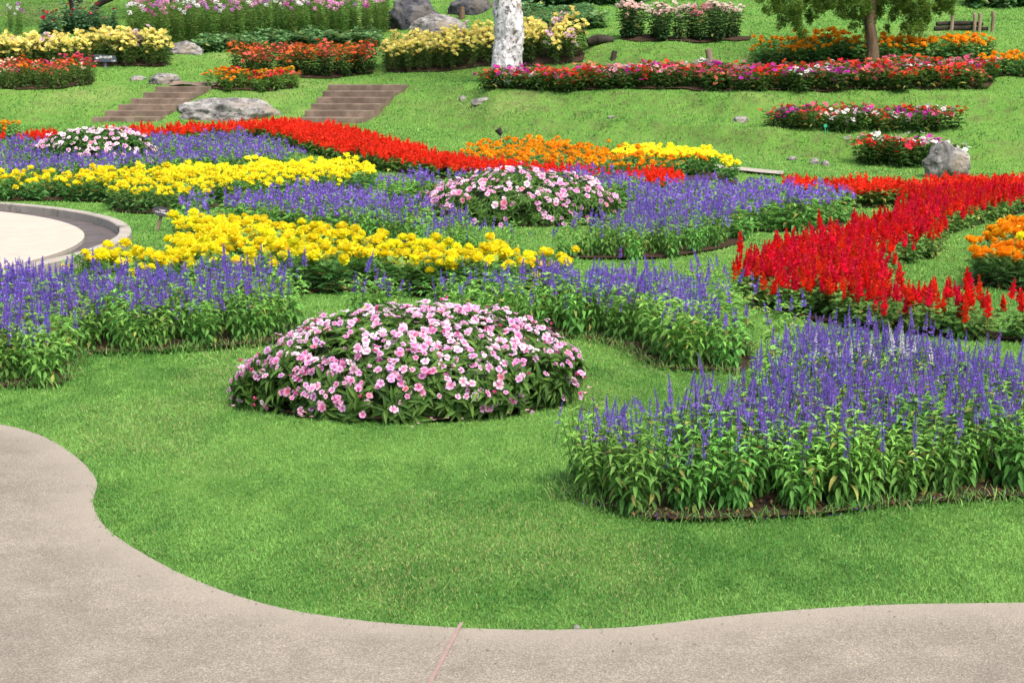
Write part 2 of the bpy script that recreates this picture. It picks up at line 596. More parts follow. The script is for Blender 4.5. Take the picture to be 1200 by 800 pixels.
def foliage(r, stems, h, rad, nodes, tpl, L0, L1, wr, c0, c1, el0=-0.5, el1=0.7, per=2, lo=0.12, hv=0.15, stem_r=0.0025, stem_c=(0.06, 0.10, 0.03), lean=1.0, tuft=4):
    """one plant: splayed stems set with leaves; returns its mesh arrays and the tops of its stems"""
    az = np.arange(stems) * 2.399 + r.uniform(0, 6)
    rr = rad * np.sqrt((np.arange(stems) + 0.4) / stems)
    hh = h * (1 + r.uniform(-hv, hv * 0.6, stems)) * (1 - 0.18 * (rr / rad) ** 2)
    base = np.stack([np.cos(az) * rr * 0.35, np.sin(az) * rr * 0.35, np.zeros(stems)], -1)
    top = np.stack([np.cos(az) * rr * lean, np.sin(az) * rr * lean, hh], -1)
    gs = []
    if stem_r:
        gs.append(stem_geo(base, top, stem_r, stem_r * 0.7, stem_c))
    P, A, E, LL, CC = [], [], [], [], []
    for s in range(stems):
        for i in range(nodes):
            t = lo + (1 - lo) * (i + r.uniform(0, 0.6)) / nodes
            p = base[s] + (top[s] - base[s]) * min(t, 1)
            a0 = i * PI / 2 + r.uniform(-0.5, 0.5) + s
            for k in range(per):
                P.append(p); A.append(a0 + k * 2 * PI / per + r.uniform(-.35, .35))
                E.append(el0 + (el1 - el0) * t + r.uniform(-.3, .3))
                LL.append((L0 + (L1 - L0) * t) * r.uniform(0.75, 1.15))
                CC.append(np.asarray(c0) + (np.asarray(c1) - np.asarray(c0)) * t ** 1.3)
        for k in range(tuft):
            P.append(top[s]); A.append(k * 2 * PI / max(tuft, 1) + r.uniform(-.4, .4)); E.append(r.uniform(0.35, 1.1))
            LL.append(L1 * r.uniform(0.5, 0.85)); CC.append(np.asarray(c1))
    n = len(P)
    LL = np.array(LL)
    CC = np.array(CC)
    old = r.random(n) < .05
    CC[old] = np.array((.34, .34, .09)) * r.uniform(.6, 1.1, (old.sum(), 1))
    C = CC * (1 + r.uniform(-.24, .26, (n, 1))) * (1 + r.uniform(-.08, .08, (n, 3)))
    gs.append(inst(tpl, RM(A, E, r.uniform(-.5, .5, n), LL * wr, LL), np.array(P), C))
    return merge(gs), top


def spike(r, L, spacing, n, rad, size, c, ctip, lod_w=1.0, up=0.5, stem=0.07, stem_c=(0.05, 0.06, 0.09), gap=0.25, tilt=0.3):
    """flower spike on +Z: whorls of small florets round a stalk, tapering to buds"""
    zs = np.arange(0, L, spacing)
    P, A, E, S, C = [], [], [], [], []
    for z in zs:
        t = z / L
        if t < 0.55 and r.random() < gap:
            continue
        k = max(3, int(n * (1 - 0.35 * t)))
        sc = (1 - 0.62 * max(0, t - 0.35) / 0.65)
        for j in range(k):
            a = j * 2 * PI / k + r.uniform(-.5, .5)
            P.append((-math.sin(a) * rad * .3 * sc, math.cos(a) * rad * .3 * sc, z + r.uniform(-.3, .3) * spacing))
            A.append(a); E.append(up + r.uniform(-tilt, tilt) + 0.5 * t); S.append(size * sc * r.uniform(.75, 1.25))
            C.append(np.asarray(c) * (1 - t ** 2) + np.asarray(ctip) * t ** 2)
    m = len(P)
    S = np.array(S)
    C = np.array(C) * (1 + r.uniform(-.28, .32, (m, 1))) * (1 + r.uniform(-.1, .1, (m, 3)))
    g = inst(KITE, RM(A, E, r.uniform(-.6, .6, m), S * 0.75 * lod_w, S), np.array(P), C)
    st = stem_geo([(0, 0, -stem)], [(0, 0, L * .97)], 0.0018 * lod_w, 0.001, stem_c)
    return merge([st, g])


def pompom(r, R, N, c, cc, flat=0.75, ps=0.6):
    i = np.arange(N) + 0.5
    ph = np.arccos(1 - 1.62 * i / N); th = i * 2.39996
    nv = np.stack([np.sin(ph) * np.cos(th), np.sin(ph) * np.sin(th), np.cos(ph)], -1)
    az = np.arctan2(-nv[:, 0], nv[:, 1])
    el = PI / 2 - ph + 0.75 - 0.5 * (ph / PI)
    s = R * ps * (1 + r.uniform(-.2, .2, N)) * (0.75 + 0.4 * np.sin(ph))
    pos = nv * R * 0.62 * np.array([1, 1, flat])
    t = (np.clip(1 - ph / 1.9, 0, 1) * r.uniform(.2, 1, N))[:, None]
    C = jitc(r, c, N, 0.12, 0.05) * (1 - .55 * t) + np.asarray(cc) * .55 * t
    g = inst(KITE, RM(az + r.uniform(-.3, .3, N), el + r.uniform(-.55, .55, N), r.uniform(-.6, .6, N), s * 1.05, s), pos, C)
    k = 8
    rings = [(0.45 * R, -0.35 * R), (0.72 * R, 0.0), (0.6 * R, .35 * R), (0.25 * R, 0.56 * R)]
    V = [(q * math.cos(a), q * math.sin(a), z * flat) for q, z in rings for a in np.arange(k) * 2 * PI / k] + [(0, 0, 0.6 * R * flat), (0, 0, -.6 * R)]
    T = []
    for b in range(3):
        for a in range(k):
            p, q = b * k + a, b * k + (a + 1) % k
            T += [(p, q, q + k), (p, q + k, p + k)]
    for a in range(k):
        T += [(3 * k + a, 3 * k + (a + 1) % k, 4 * k), ((a + 1) % k, a, 4 * k + 1)]
    return merge([g, Geo(V, T, np.broadcast_to(np.asarray(cc), (len(V), 3)))])


def flat_flower(r, R, c, eye, edge=None, n=5):
    """flat open flower of n broad notched petals round a darker eye, facing +Z"""
    edge = c if edge is None else edge
    gs = []
    for k in range(n):
        s = R * r.uniform(0.88, 1.1) * (1.12 if k == 0 else 1)
        w = 0.66 * 5 / n
        V = np.array([(0, 0.02, 0), (-.5 * w, .5, .06), (-.62 * w, .86, .03), (0, .93, -.02), (.62 * w, .86, .03), (.5 * w, .5, .06)]) * s
        T = [(0, 2, 1), (0, 3, 2), (0, 4, 3), (0, 5, 4)]
        cc = np.asarray(c) * r.uniform(.88, 1.1)
        C = [eye, cc, edge, edge, edge, cc]
        g = Geo(V, T, C)
        gs.append(inst(g, RM([k * 2 * PI / n + r.uniform(-.1, .1)], [r.uniform(0.0, .3)], [r.uniform(.06, .22)]), [(0, 0, 0.0015 * k)]))
    return merge(gs)


def star(r, n, L, W, el, c, layers=1):
    gs = []
    for q in range(layers):
        m = n
        a = np.arange(m) * 2 * PI / m + q * 0.3 + r.uniform(-.15, .15, m)
        gs.append(inst(KITE, RM(a, el + q * 0.35 + r.uniform(-.15, .15, m), 0, W, L * (1 - .2 * q)), np.tile((0, 0, q * 0.006), (m, 1)), jitc(r, c, m, .12, .05)))
    return merge(gs)


def ball_head(r, n, R, s, c):
    v = r.normal(0, 1, (n, 3)); v /= np.linalg.norm(v, axis=1, keepdims=True); v[:, 2] *= 0.8
    return inst(KITE, RM(r.uniform(0, 6.3, n), r.uniform(-.2, 1.2, n), r.uniform(-.7, .7, n), s * .8, s), v * R, jitc(r, c, n, .2, .08))


# ------------------------------------------------------------------ ground, paths, plaza
def grid_ground():
    xs = np.concatenate([-np.geomspace(14, 700, 24)[::-1], np.linspace(-13.85, 13.85, 230), np.geomspace(14, 700, 24)])
    ys = np.concatenate([-np.geomspace(2, 500, 16)[::-1], np.linspace(-1.5, 19.9, 60), np.linspace(20.05, 52, 260), np.geomspace(53, 900, 28)])
    X, Y = np.meshgrid(xs, ys)
    Z = terrain(X, Y) + 0.02 * (vnoise(X * .9, Y * .9, 11) - .5) * (np.abs(X) < 14) - 0.012
    V = np.stack([X, Y, Z], -1).reshape(-1, 3)
    nx, ny = len(xs), len(ys)
    i = (np.arange(ny - 1)[:, None] * nx + np.arange(nx - 1)[None]).ravel()
    T = np.concatenate([np.stack([i, i + 1, i + nx + 1], -1), np.stack([i, i + nx + 1, i + nx], -1)])
    return Geo(V, T)


struct('ground', build('ground', grid_ground(), M_GROUND))

PATH_PX = [(-420, 466), (-200, 478), (-80, 487), (0, 497), (50, 511), (90, 536), (113, 563), (109, 590), (128, 622), (188, 660), (250, 688), (330, 712), (430, 728),
           (540, 736), (640, 738), (740, 734), (850, 722), (950, 713), (1050, 708), (1200, 706), (1400, 704), (1700, 700)]
edge_pts = np.array([hit(*p, 0.016) for p in PATH_PX])


def open_spline(P, n=8):
    out = []
    Q = np.concatenate([[2 * P[0] - P[1]], P, [2 * P[-1] - P[-2]]])
    for i in range(1, len(Q) - 2):
        p0, p1, p2, p3 = Q[i - 1], Q[i], Q[i + 1], Q[i + 2]
        for k in range(n):
            t = k / n
            out.append(0.5 * ((2 * p1) + (p2 - p0) * t + (2 * p0 - 5 * p1 + 4 * p2 - p3) * t * t + (3 * p1 - p0 - 3 * p2 + p3) * t ** 3))
    out.append(P[-1])
    return np.array(out)


edge_line = open_spline(edge_pts)
path_poly = np.concatenate([edge_line, [(9, 2.0), (9, -6), (-14, -6), (-14, 7)]])


def sheet(name, P, m, z, thick=0.0, kind='structure', follow=False, cuts=0, margin=None):
    """flat sheet over a plan outline, with an edge face when it has thickness"""
    bm = bmesh.new()
    vs = [bm.verts.new((p[0], p[1], 0)) for p in P]
    for t in tessellate_polygon([[Vector((p[0], p[1], 0)) for p in P]]):
        try:
            f = bm.faces.new([vs[i] for i in t])
            if f.normal.z < 0:
                f.normal_flip()
        except ValueError:
            pass
    bmesh.ops.recalc_face_normals(bm, faces=bm.faces)
    for f in bm.faces:
        f.normal_update()
        if f.normal.z < 0:
            f.normal_flip()
    for _ in range(cuts):
        es = [e for e in bm.edges if e.calc_length() > 0.25]
        if not es:
            break
        bmesh.ops.subdivide_edges(bm, edges=es, cuts=1)
        bmesh.ops.triangulate(bm, faces=bm.faces)
    if thick:
        be = [e for e in bm.edges if e.is_boundary]
        r = bmesh.ops.extrude_edge_only(bm, edges=be)
        low = {v for v in r['geom'] if isinstance(v, bmesh.types.BMVert)}
    else:
        low = set()
    if follow:
        bm.verts.ensure_lookup_table()
        xy = np.array([v.co[:2] for v in bm.verts])
        zz = terrain(xy[:, 0], xy[:, 1])
        for v, q in zip(bm.verts, zz):
            v.co.z = q + z - (thick if v in low else 0)
    else:
        for v in bm.verts:
            v.co.z = z - (thick if v in low else 0)
    me = bpy.data.meshes.new(name)
    bm.to_mesh(me); bm.free()
    me.materials.append(m)
    if margin is not None:
        a = me.attributes.new('margin', 'FLOAT', 'POINT')
        xy = np.array([v.co[:2] for v in me.vertices])
        d = np.full(len(xy), 1e9)
        for i in range(len(margin) - 1):
            p, q = margin[i], margin[i + 1]; pq = q - p
            t = np.clip(((xy - p) @ pq) / (pq @ pq), 0, 1)
            d = np.minimum(d, np.hypot(*(xy - p - t[:, None] * pq).T))
        a.data.foreach_set('value', np.clip(0.75 * (1 - d / 0.22), 0, 1).astype(np.float32))
    return struct(name, me, kind)


sheet('footpath', path_poly, M_PATH, 0.016, 0.05, cuts=9, margin=edge_line)
j0, j1 = np.array(hit(541, 737)), np.array(hit(505, 806)) 
j2 = j0 + (j1 - j0) * 3.0
jn = np.array([-(j2 - j0)[1], (j2 - j0)[0]]); jn = jn / np.linalg.norm(jn) * 0.006
sheet('path_joint', np.array([j0 + jn, j2 + jn, j2 - jn, j0 - jn]), M_JOINT, 0.021)

pl = np.array([hit(*p) for p in [(0, 252), (60, 262), (88, 274), (98, 285), (82, 300), (40, 311), (0, 318)]])
Am = np.concatenate([2 * pl, np.ones((len(pl), 1))], 1)
sol = np.linalg.lstsq(Am, (pl ** 2).sum(1), rcond=None)[0]
PC = sol[:2]; PR = math.sqrt(sol[2] + PC @ PC)


def ring_mesh(name, prof, m, k=128, cap=False):
    """revolve a profile of (radius, height) about the plaza's centre"""
    bm = bmesh.new()
    rows = []
    for q, z in prof:
        rows.append([bm.verts.new((PC[0] + q * math.cos(a), PC[1] + q * math.sin(a), z)) for a in np.arange(k) * 2 * PI / k])
    for a, b in zip(rows, rows[1:]):
        for i in range(k):
            bm.faces.new((a[i], a[(i + 1) % k], b[(i + 1) % k], b[i]))
    if cap:
        bm.faces.new(rows[0])
    bmesh.ops.recalc_face_normals(bm, faces=bm.faces)
    me = bpy.data.meshes.new(name); bm.to_mesh(me); bm.free()
    me.materials.append(m)
    return me


GW, KW, KH = 0.36, 0.125, 0.11
struct('plaza_paving', ring_mesh('plaza_paving', [(PR - 0.02, 0.055), (PR, 0.045), (PR, 0.0)], M_PLAZA, cap=True))
struct('gutter', ring_mesh('gutter', [(PR - 0.05, 0.006), (PR + GW + 0.02, 0.012)], M_GUTTER))
struct('kerb', ring_mesh('kerb', [(PR + GW, -0.02), (PR + GW, KH - .012), (PR + GW + .012, KH), (PR + GW + KW - .012, KH), (PR + GW + KW, KH - .012), (PR + GW + KW, -0.05)], M_KERB))

# strip of path along the foot of the bank on the right
for strip in ([(838, 198.5), (880, 203), (918, 206.5)], [(1180, 211), (1220, 212), (1260, 213)]):
    wl = open_spline(np.array([hit(*p) for p in strip]))
    sheet('bank_footpath', np.concatenate([wl, (wl * (1 + .55 / wl[:, 1:2]))[::-1]]), M_KERB, 0.03, 0.0, follow=True, cuts=6)

# ------------------------------------------------------------------ beds (outline points: seen at u, v, at h above the ground)
BH, MH, RH = 0.42, 0.34, 0.34
BED = {
    'A': [(655, 560, 0), (690, 585, 0), (770, 607, 0), (900, 606, 0), (1050, 592, 0), (1200, 580, 0), (1380, 570, 0), (1380, 418, BH), (1200, 402, BH), (1100, 384, BH),
          (1010, 364, BH), (940, 364, BH), (892, 386, BH), (868, 430, BH), (790, 440, BH), (695, 447, BH), (662, 466, BH)],
    'B': [(415, 373, 0), (480, 385, 0), (560, 392, 0), (640, 394, 0), (690, 397, 0), (740, 409, 0), (775, 430, 0), (830, 434, 0), (880, 434, 0), (930, 400, 0),
          (925, 352, BH), (890, 342, BH), (840, 306, BH), (780, 301, BH), (700, 302, BH), (600, 306, BH), (500, 312, BH), (425, 322, BH)],
    'C': [(-140, 458, 0), (0, 454, 0), (65, 451, 0), (86, 428, 0), (95, 415, 0), (160, 413, 0), (250, 407, 0), (336, 397, 0), (342, 376, 0), (325, 368, 0),
          (200, 371, 0), (90, 376, 0), (0, 370, 0), (-140, 370, 0)],
    'D1': [(85, 350, 0), (200, 352, 0), (325, 346, 0), (430, 343, 0), (520, 352, 0), (600, 354, 0), (690, 342, 0), (688, 291, MH), (600, 284, MH), (500, 277, MH), (400, 266, MH),
           (300, 254, MH), (226, 249, MH), (206, 262, MH), (208, 280, MH), (186, 288, MH), (130, 281, MH), (92, 298, MH)],
    'D2': [(-90, 238, 0), (0, 236, 0), (118, 237, 0), (132, 248, 0), (205, 250, 0), (290, 240, 0), (432, 228, 0), (434, 192, MH), (410, 185, MH), (300, 187, MH),
           (230, 191, MH), (140, 197, MH), (60, 200, MH), (0, 203, MH), (-90, 206, MH)],
    'E1': [(216, 268, 0), (260, 274, 0), (340, 281, 0), (420, 286, 0), (490, 286, 0), (508, 268, 0), (480, 229, BH), (420, 213, BH), (330, 214, BH), (262, 222, BH), (225, 238, BH)],
    'E2': [(492, 286, 0), (560, 298, 0), (640, 303, 0), (730, 304, 0), (800, 301, 0), (872, 286, 0), (884, 273, 0), (930, 271, 0), (992, 266, 0), (998, 240, 0),
           (985, 214, BH), (900, 207, BH), (800, 207, BH), (745, 213, BH), (735, 236, BH), (640, 250, BH), (560, 252, BH), (500, 256, BH)],
    'E3': [(425, 240, 0), (500, 247, 0), (522, 234, 0), (620, 231, 0), (740, 233, 0), (745, 206, BH), (640, 203, BH), (540, 198, BH), (430, 204, BH)],
    'F': [(-90, 224, 0), (100, 223, 0), (150, 217, 0), (250, 210, 0), (330, 206, 0), (362, 200, 0), (348, 173, BH), (328, 158, BH), (260, 151, BH), (190, 153, BH),
          (120, 156, BH), (60, 158, BH), (0, 161, BH), (-90, 163, BH)],
    'G': [(112, 170, 0), (200, 170, 0), (300, 165, 0), (335, 172, 0), (372, 183, 0), (430, 196, 0), (520, 211, 0), (600, 221, 0), (700, 226, 0), (790, 222, 0),
          (788, 206, RH), (720, 199, RH), (640, 189, RH), (570, 184, RH), (500, 171, RH), (440, 154, RH), (400, 144, RH), (330, 136, RH), (280, 141, RH), (200, 145, RH), (120, 148, RH)],
    'G2': [(-90, 176, 0), (0, 175, 0), (62, 172, 0), (66, 158, RH), (0, 152, RH), (-90, 152, RH)],
    'H': [(556, 208, 0), (640, 213, 0), (740, 213, 0), (800, 209, 0), (850, 205, 0), (856, 188, .38), (832, 169, .38), (760, 167, .38), (680, 163, .38), (600, 156, .38), (553, 168, .38)],
    'I1': [(930, 233, 0), (992, 243, 0), (1075, 241, 0), (1100, 226, 0), (1080, 207, RH), (1000, 206, RH), (930, 210, RH)],
    'I2': [(866, 352, 0), (920, 370, 0), (1000, 384, 0), (1080, 393, 0), (1150, 399, 0), (1380, 410, 0), (1380, 345, RH), (1200, 334, RH), (1110, 321, RH), (1052, 322, RH),
           (1042, 318, 0), (1106, 297, 0), (1104, 279, 0), (1150, 265, 0), (1200, 250, 0), (1380, 226, 0), (1380, 200, RH), (1200, 205, RH), (1130, 205, RH), (1078, 212, RH), (1056, 236, RH),
           (1008, 250, RH), (950, 264, RH), (895, 281, RH), (858, 297, RH)],
    'J': [(1136, 334, 0), (1200, 342, 0), (1340, 344, 0), (1340, 256, MH), (1200, 255, MH), (1148, 270, MH), (1112, 297, MH)],
    'J2': [(-90, 165, 0), (0, 164, 0), (30, 160, 0), (30, 140, MH), (-90, 138, MH)],
}
BED = {k: smooth_poly(poly(v), 3) for k, v in BED.items()}
HILL = {  # front line of the hill beds and how far they run back, in metres
    'K1': ([(572, 107), (640, 108), (700, 108), (800, 108), (900, 108), (1000, 108), (1060, 107), (1120, 106), (1168, 104)], 1.5),
    'L': ([(893, 77), (960, 77), (1020, 77), (1060, 76), (1110, 75), (1162, 73)], 0.8),
    'L2': ([(1152, 91), (1200, 92), (1300, 94)], 0.9),
    'M': ([(726, 48), (760, 50), (800, 50), (840, 50), (880, 48)], 0.9),
    'N': ([(453, 86), (490, 86), (530, 84), (575, 80), (640, 77), (684, 74)], 1.2),
    'N2': ([(-60, 86), (0, 85), (60, 83), (100, 80), (130, 78), (160, 79), (195, 78)], 1.2),
    'O': ([(-60, 105), (0, 105), (60, 105), (85, 103), (111, 100)], 1.3),
    'O2': ([(245, 105), (270, 108), (300, 108), (325, 107), (349, 103)], 0.8),
    'P': ([(270, 90), (310, 92), (350, 93), (400, 92), (438, 87)], 1.1),
}


def ledge(us, w0, w1):
    a, b = [], []
    for n, u in enumerate(us):
        A = ray(u, 150)[0]
        f, t = np.interp(A, PA, PD[:, 5]), np.interp(A, PA, PD[:, 9])
        e = .12 * (n in (0, len(us) - 1))
        a.append((A * (f + (t - f) * (w0 + e)), f + (t - f) * (w0 + e))); b.append((A * (f + (t - f) * (w1 - e)), f + (t - f) * (w1 - e)))
    return smooth_poly(np.array(a + b[::-1]), 3)


BED['K2'] = ledge([890, 930, 980, 1040, 1095, 1130], .455, .70)
BED['K3'] = ledge([984, 1020, 1060, 1105, 1144], .03, .25)
for k, (fl, dp) in HILL.items():
    a = np.array([hit(*p) for p in fl])
    t = np.linspace(-1, 1, len(a))
    bk = a * (1 + (dp * (1 - .35 * t ** 6) / a[:, 1]))[:, None]
    BED[k] = smooth_poly(np.concatenate([a, bk[::-1]]), 3)
cut_out = []          # outlines where no lawn grass grows


def grow(P, d):
    c = P.mean(0)
    T = np.roll(P, -1, 0) - np.roll(P, 1, 0)
    Nn = np.stack([T[:, 1], -T[:, 0]], -1); Nn /= np.maximum(np.linalg.norm(Nn, axis=1, keepdims=True), 1e-6)
    area = 0.5 * np.sum(P[:, 0] * np.roll(P[:, 1], -1) - np.roll(P[:, 0], -1) * P[:, 1])
    r = np.random.default_rng(len(P))
    return P + Nn * (d if area > 0 else -d) + Nn * r.uniform(-.02, .025, (len(P), 1))


for k, P in BED.items():
    if k in ('K2', 'K3'):
        continue            # planted straight into the turf of the bank
    far = P[:, 1].min() > 22
    S = grow(P, -0.17 if k in ('K1', 'K2', 'K3') else -0.08 if far else (0.02 if P[:, 1].min() < 10 else -0.05))
    sheet('soil', S, M_SOIL, 0.022 if far else 0.012, 0.0, follow=True, cuts=6 if far else 4)
    cut_out.append(S)

# ------------------------------------------------------------------ impatiens mounds
MOUNDS = []           # (centre x, y, radius x, radius y, height)
for (uc, vf, wpx, top, ry) in ((483, 499, 398, 366, 0.88), (613, 266, 226, 202, 0.9), (116, 207, 150, 151, 0.9)):
    x0, D0 = hit(uc, vf)
    R = 0.5 * wpx / F_PX * (D0 + 0.9) * 1.0
    D = D0 + ry * R
    x = ray(uc, vf)[0] * D
    h = CAM_H + ray(uc, top)[1] * (D + 0.15) - terr(x, D)
    MOUNDS.append((x, D, R, R * ry, h))
for x, y, R, Ry, h in MOUNDS:
    a = np.arange(40) * 2 * PI / 40
    ring = np.stack([x + (R - .07) * np.cos(a), y + (Ry - .07) * np.sin(a)], -1)
    ring = ring + 0.05 * (vnoise(np.arange(40) * 0.7, np.zeros(40), 5)[:, None] - .5)
    sheet('soil', ring, M_SOIL, 0.016, follow=True, cuts=2)
    cut_out.append(ring)


def dome_points(n, R, Ry, h, r, p=2.2, lump=0.07, seed=1, zmin=0.04):
    i = np.arange(n) + 0.5
    cz = 1 - i / n * (1 - zmin)
    th = i * 2.39996 + r.uniform(-.2, .2, n)
    # even cover of a flat-topped dome: more points for the rim
    ph = np.arccos(cz)
    sx, sz = np.sin(ph), np.cos(ph)
    e = 2 / p
    f = (np.abs(sx) ** p + np.abs(sz) ** p) ** (-1 / p)
    V = np.stack([sx * np.cos(th) * f * R, sx * np.sin(th) * f * Ry, sz * f * h], -1)
    Nn = np.stack([np.sign(np.cos(th)) * np.abs(sx * f) ** (p - 1) * np.abs(np.cos(th)) / R, np.sin(th) * np.abs(sx * f) ** (p - 1) / Ry, np.abs(sz * f) ** (p - 1) / h], -1)
    Nn /= np.linalg.norm(Nn, axis=1, keepdims=True)
    k = 1 + lump * ((vnoise(V[:, 0] * 4 + 9, V[:, 1] * 4 + V[:, 2] * 5, seed) - .5) * 1.3 + (vnoise(V[:, 0] * 1.7 + 4, V[:, 1] * 1.7 + V[:, 2] * 1.2, seed + 40) - .5) * 1.6)
    rb = np.random.default_rng(seed * 7 + 1)
    cb = rb.normal(0, 1, (22, 3)); cb[:, 2] = np.abs(cb[:, 2]) * .8; cb /= np.linalg.norm(cb, axis=1, keepdims=True)
    D = V / np.array([R, Ry, h]); D = D / np.maximum(np.linalg.norm(D, axis=1, keepdims=True), 1e-6)
    bump_ = np.zeros(len(V))
    for c, q in zip(cb, rb.uniform(.5, 1.1, 22)):
        e = np.exp(-((D - c) ** 2).sum(1) / .055) * q
        bump_ = np.maximum(bump_, e)
    k = k + .12 * (bump_ - .52)
    return V * k[:, None], Nn


def rosettes(P, Nn, r, tpl, L, W, n, c0, c1, lift=0.35):
    m = len(P)
    F = frame_to(Nn, r.uniform(0, 6.3, m))
    gs = []
    for k in range(n):
        el = lift + r.uniform(-.35, .45, m)
        l = L * r.uniform(.7, 1.2, m)
        Ml = F @ RM(k * 2 * PI / n + r.uniform(-.35, .35, m), el, r.uniform(-.4, .4, m), l * W, l)
        t = r.uniform(0, 1, (m, 1))
        c = (np.asarray(c0) * (1 - t) + np.asarray(c1) * t) * (1 + r.uniform(-.25, .25, (m, 1)))
        gs.append(inst(tpl, Ml, P - Nn * 0.012, c))
    return merge(gs)


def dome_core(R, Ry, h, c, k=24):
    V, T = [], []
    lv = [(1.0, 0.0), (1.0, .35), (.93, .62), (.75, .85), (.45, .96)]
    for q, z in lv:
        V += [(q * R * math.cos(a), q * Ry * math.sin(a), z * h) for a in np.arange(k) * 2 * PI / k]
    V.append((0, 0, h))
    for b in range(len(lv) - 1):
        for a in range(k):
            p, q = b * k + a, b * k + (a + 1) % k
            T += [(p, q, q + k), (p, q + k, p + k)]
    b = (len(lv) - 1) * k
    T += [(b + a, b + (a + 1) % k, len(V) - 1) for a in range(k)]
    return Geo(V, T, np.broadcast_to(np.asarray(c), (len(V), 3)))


IMP_G0, IMP_G1 = (0.040, 0.115, 0.024), (0.115, 0.250, 0.045)
PINKS = [((0.83, 0.60, 0.77), (0.68, 0.11, 0.32), (0.88, 0.74, 0.86)), ((0.77, 0.43, 0.68), (0.58, 0.05, 0.22), (0.85, 0.61, 0.81)), ((0.70, 0.24, 0.52), (0.50, 0.03, 0.17), (0.80, 0.43, 0.69)),
         ((0.87, 0.77, 0.86), (0.72, 0.22, 0.42), (0.91, 0.86, 0.91)), ((0.62, 0.34, 0.66), (0.48, 0.03, 0.24), (0.76, 0.55, 0.81)), ((0.80, 0.24, 0.40), (0.6, 0.05, 0.12), (0.84, 0.40, 0.54))]
FLOWER = [[build('impatiens_flower', flat_flower(np.random.default_rng(50 + 5 * q + w), 0.034, *PINKS[q]), M_PETAL) for w in range(2)] for q in range(6)]
MLAB = ['large mound of pale pink impatiens on the front lawn', 'pink impatiens mound ringed by blue salvia behind the yellow marigolds', 'far left pink and white impatiens mound among blue salvia']


def make_mound(i, spec, nros, nfl, tpl, leafL, weights, fs):
    x, y, R, Ry, h = spec
    r = np.random.default_rng(20 + i)
    root = tag(link('impatiens_mound', None, loc=(x, y, terr(x, y))), MLAB[i], 'flower mound', 'pink impatiens mounds')
    P, Nn = dome_points(nros, R, Ry, h, r, lump=0.10, seed=3 + i, zmin=0.06)
    P2, N2 = dome_points(int(nros * 0.8), R * .9, Ry * .9, h * .9, r, lump=0.10, seed=3 + i)
    g = merge([rosettes(P, Nn, r, tpl, leafL, 0.29, 8, IMP_G0, IMP_G1, 0.5), rosettes(P2, N2, r, tpl, leafL, 0.36, 6, IMP_G0, IMP_G1, 0.2),
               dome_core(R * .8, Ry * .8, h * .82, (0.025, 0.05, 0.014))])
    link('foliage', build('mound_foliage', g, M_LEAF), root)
    P, Nn = dome_points(nfl, R * 1.03, Ry * 1.03, h * 1.05, r, lump=0.10, seed=3 + i, zmin=0.05)
    print('H', len(P))
    keep = r.random(nfl) < np.clip(0.08 + 1.75 * (P[:, 2] / h) ** 1.25, 0, 1) * np.clip(1.9 * vnoise(P[:, 0] * 6 + 3, P[:, 1] * 6 + P[:, 2] * 6, 8 + i) - .05, .05, 1.3)
    P, Nn = P[keep] + r.normal(0, .02, (keep.sum(), 3)), Nn[keep]
    Nn = Nn + r.normal(0, .34, Nn.shape) + np.array([0, -.38, .10]); Nn /= np.linalg.norm(Nn, axis=1, keepdims=True)
    F = frame_to(Nn, r.uniform(0, 6.3, len(P)))
    face = -(Nn[:, 1] * 0.8) + 0.35 * Nn[:, 2] - P[:, 1] / Ry * 0.6
    order = np.argsort(-face)
    rest = {}
    for n, k in enumerate(order):
        low = P[k, 2] / h < 0.62
        q = int(r.choice(6, p=weights[0] if low else weights[1])); w = int(r.integers(2))
        s = fs * r.uniform(.55, 1.22)
        if n < 100:
            o = link('flower', FLOWER[q][w], root, P[k])
            o.rotation_mode = 'QUATERNION'
            from mathutils import Matrix
            o.rotation_quaternion = Matrix(F[k].tolist()).to_quaternion(); o.scale = (s, s, s)
        else:
            rest.setdefault((q, w), []).append((F[k] * s, P[k]))
    gs = []
    for (q, w), L in rest.items():
        gs.append(inst(flat_flower(np.random.default_rng(50 + 5 * q + w), 0.034, *PINKS[q]), np.array([a for a, _ in L]), np.array([b for _, b in L])))
    nb = 130
    kb = r.integers(0, len(P), nb)
    gs.append(inst(ball_head(r, 14, .006, .011, (.66, .07, .22)), RM(r.uniform(0, 6.3, nb), r.normal(0, .4, nb), 0, 1, 1), P[kb] + r.normal(0, .03, (nb, 3)) * (1, 1, .5)))
    o = link('flower_cover', build('flower_cover', merge(gs), M_PETAL), root)
    o['kind'] = 'stuff'


W_LOW = [.08, .26, .34, .03, .24, .05]
W_TOP = [.28, .27, .20, .16, .06, .03]
make_mound(0, MOUNDS[0], 700, 1900, LEAF[0], 0.085, (W_LOW, W_TOP), 0.68)
make_mound(1, MOUNDS[1], 520, 800, LEAF[1], 0.09, (W_LOW, W_TOP), 1.15)
make_mound(2, MOUNDS[2], 420, 800, LEAF[2], 0.10, ([.4, .05, .05, .4, .05, .05], [.35, .05, .04, .5, .03, .03]), 1.2)

# ------------------------------------------------------------------ bedding plants
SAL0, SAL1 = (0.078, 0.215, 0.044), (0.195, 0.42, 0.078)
BLUE, BLUET = (0.275, 0.172, 0.63), (0.17, 0.105, 0.47)


def mk(n, f):
    return [f(np.random.default_rng(100 + 13 * i)) for i in range(n)]


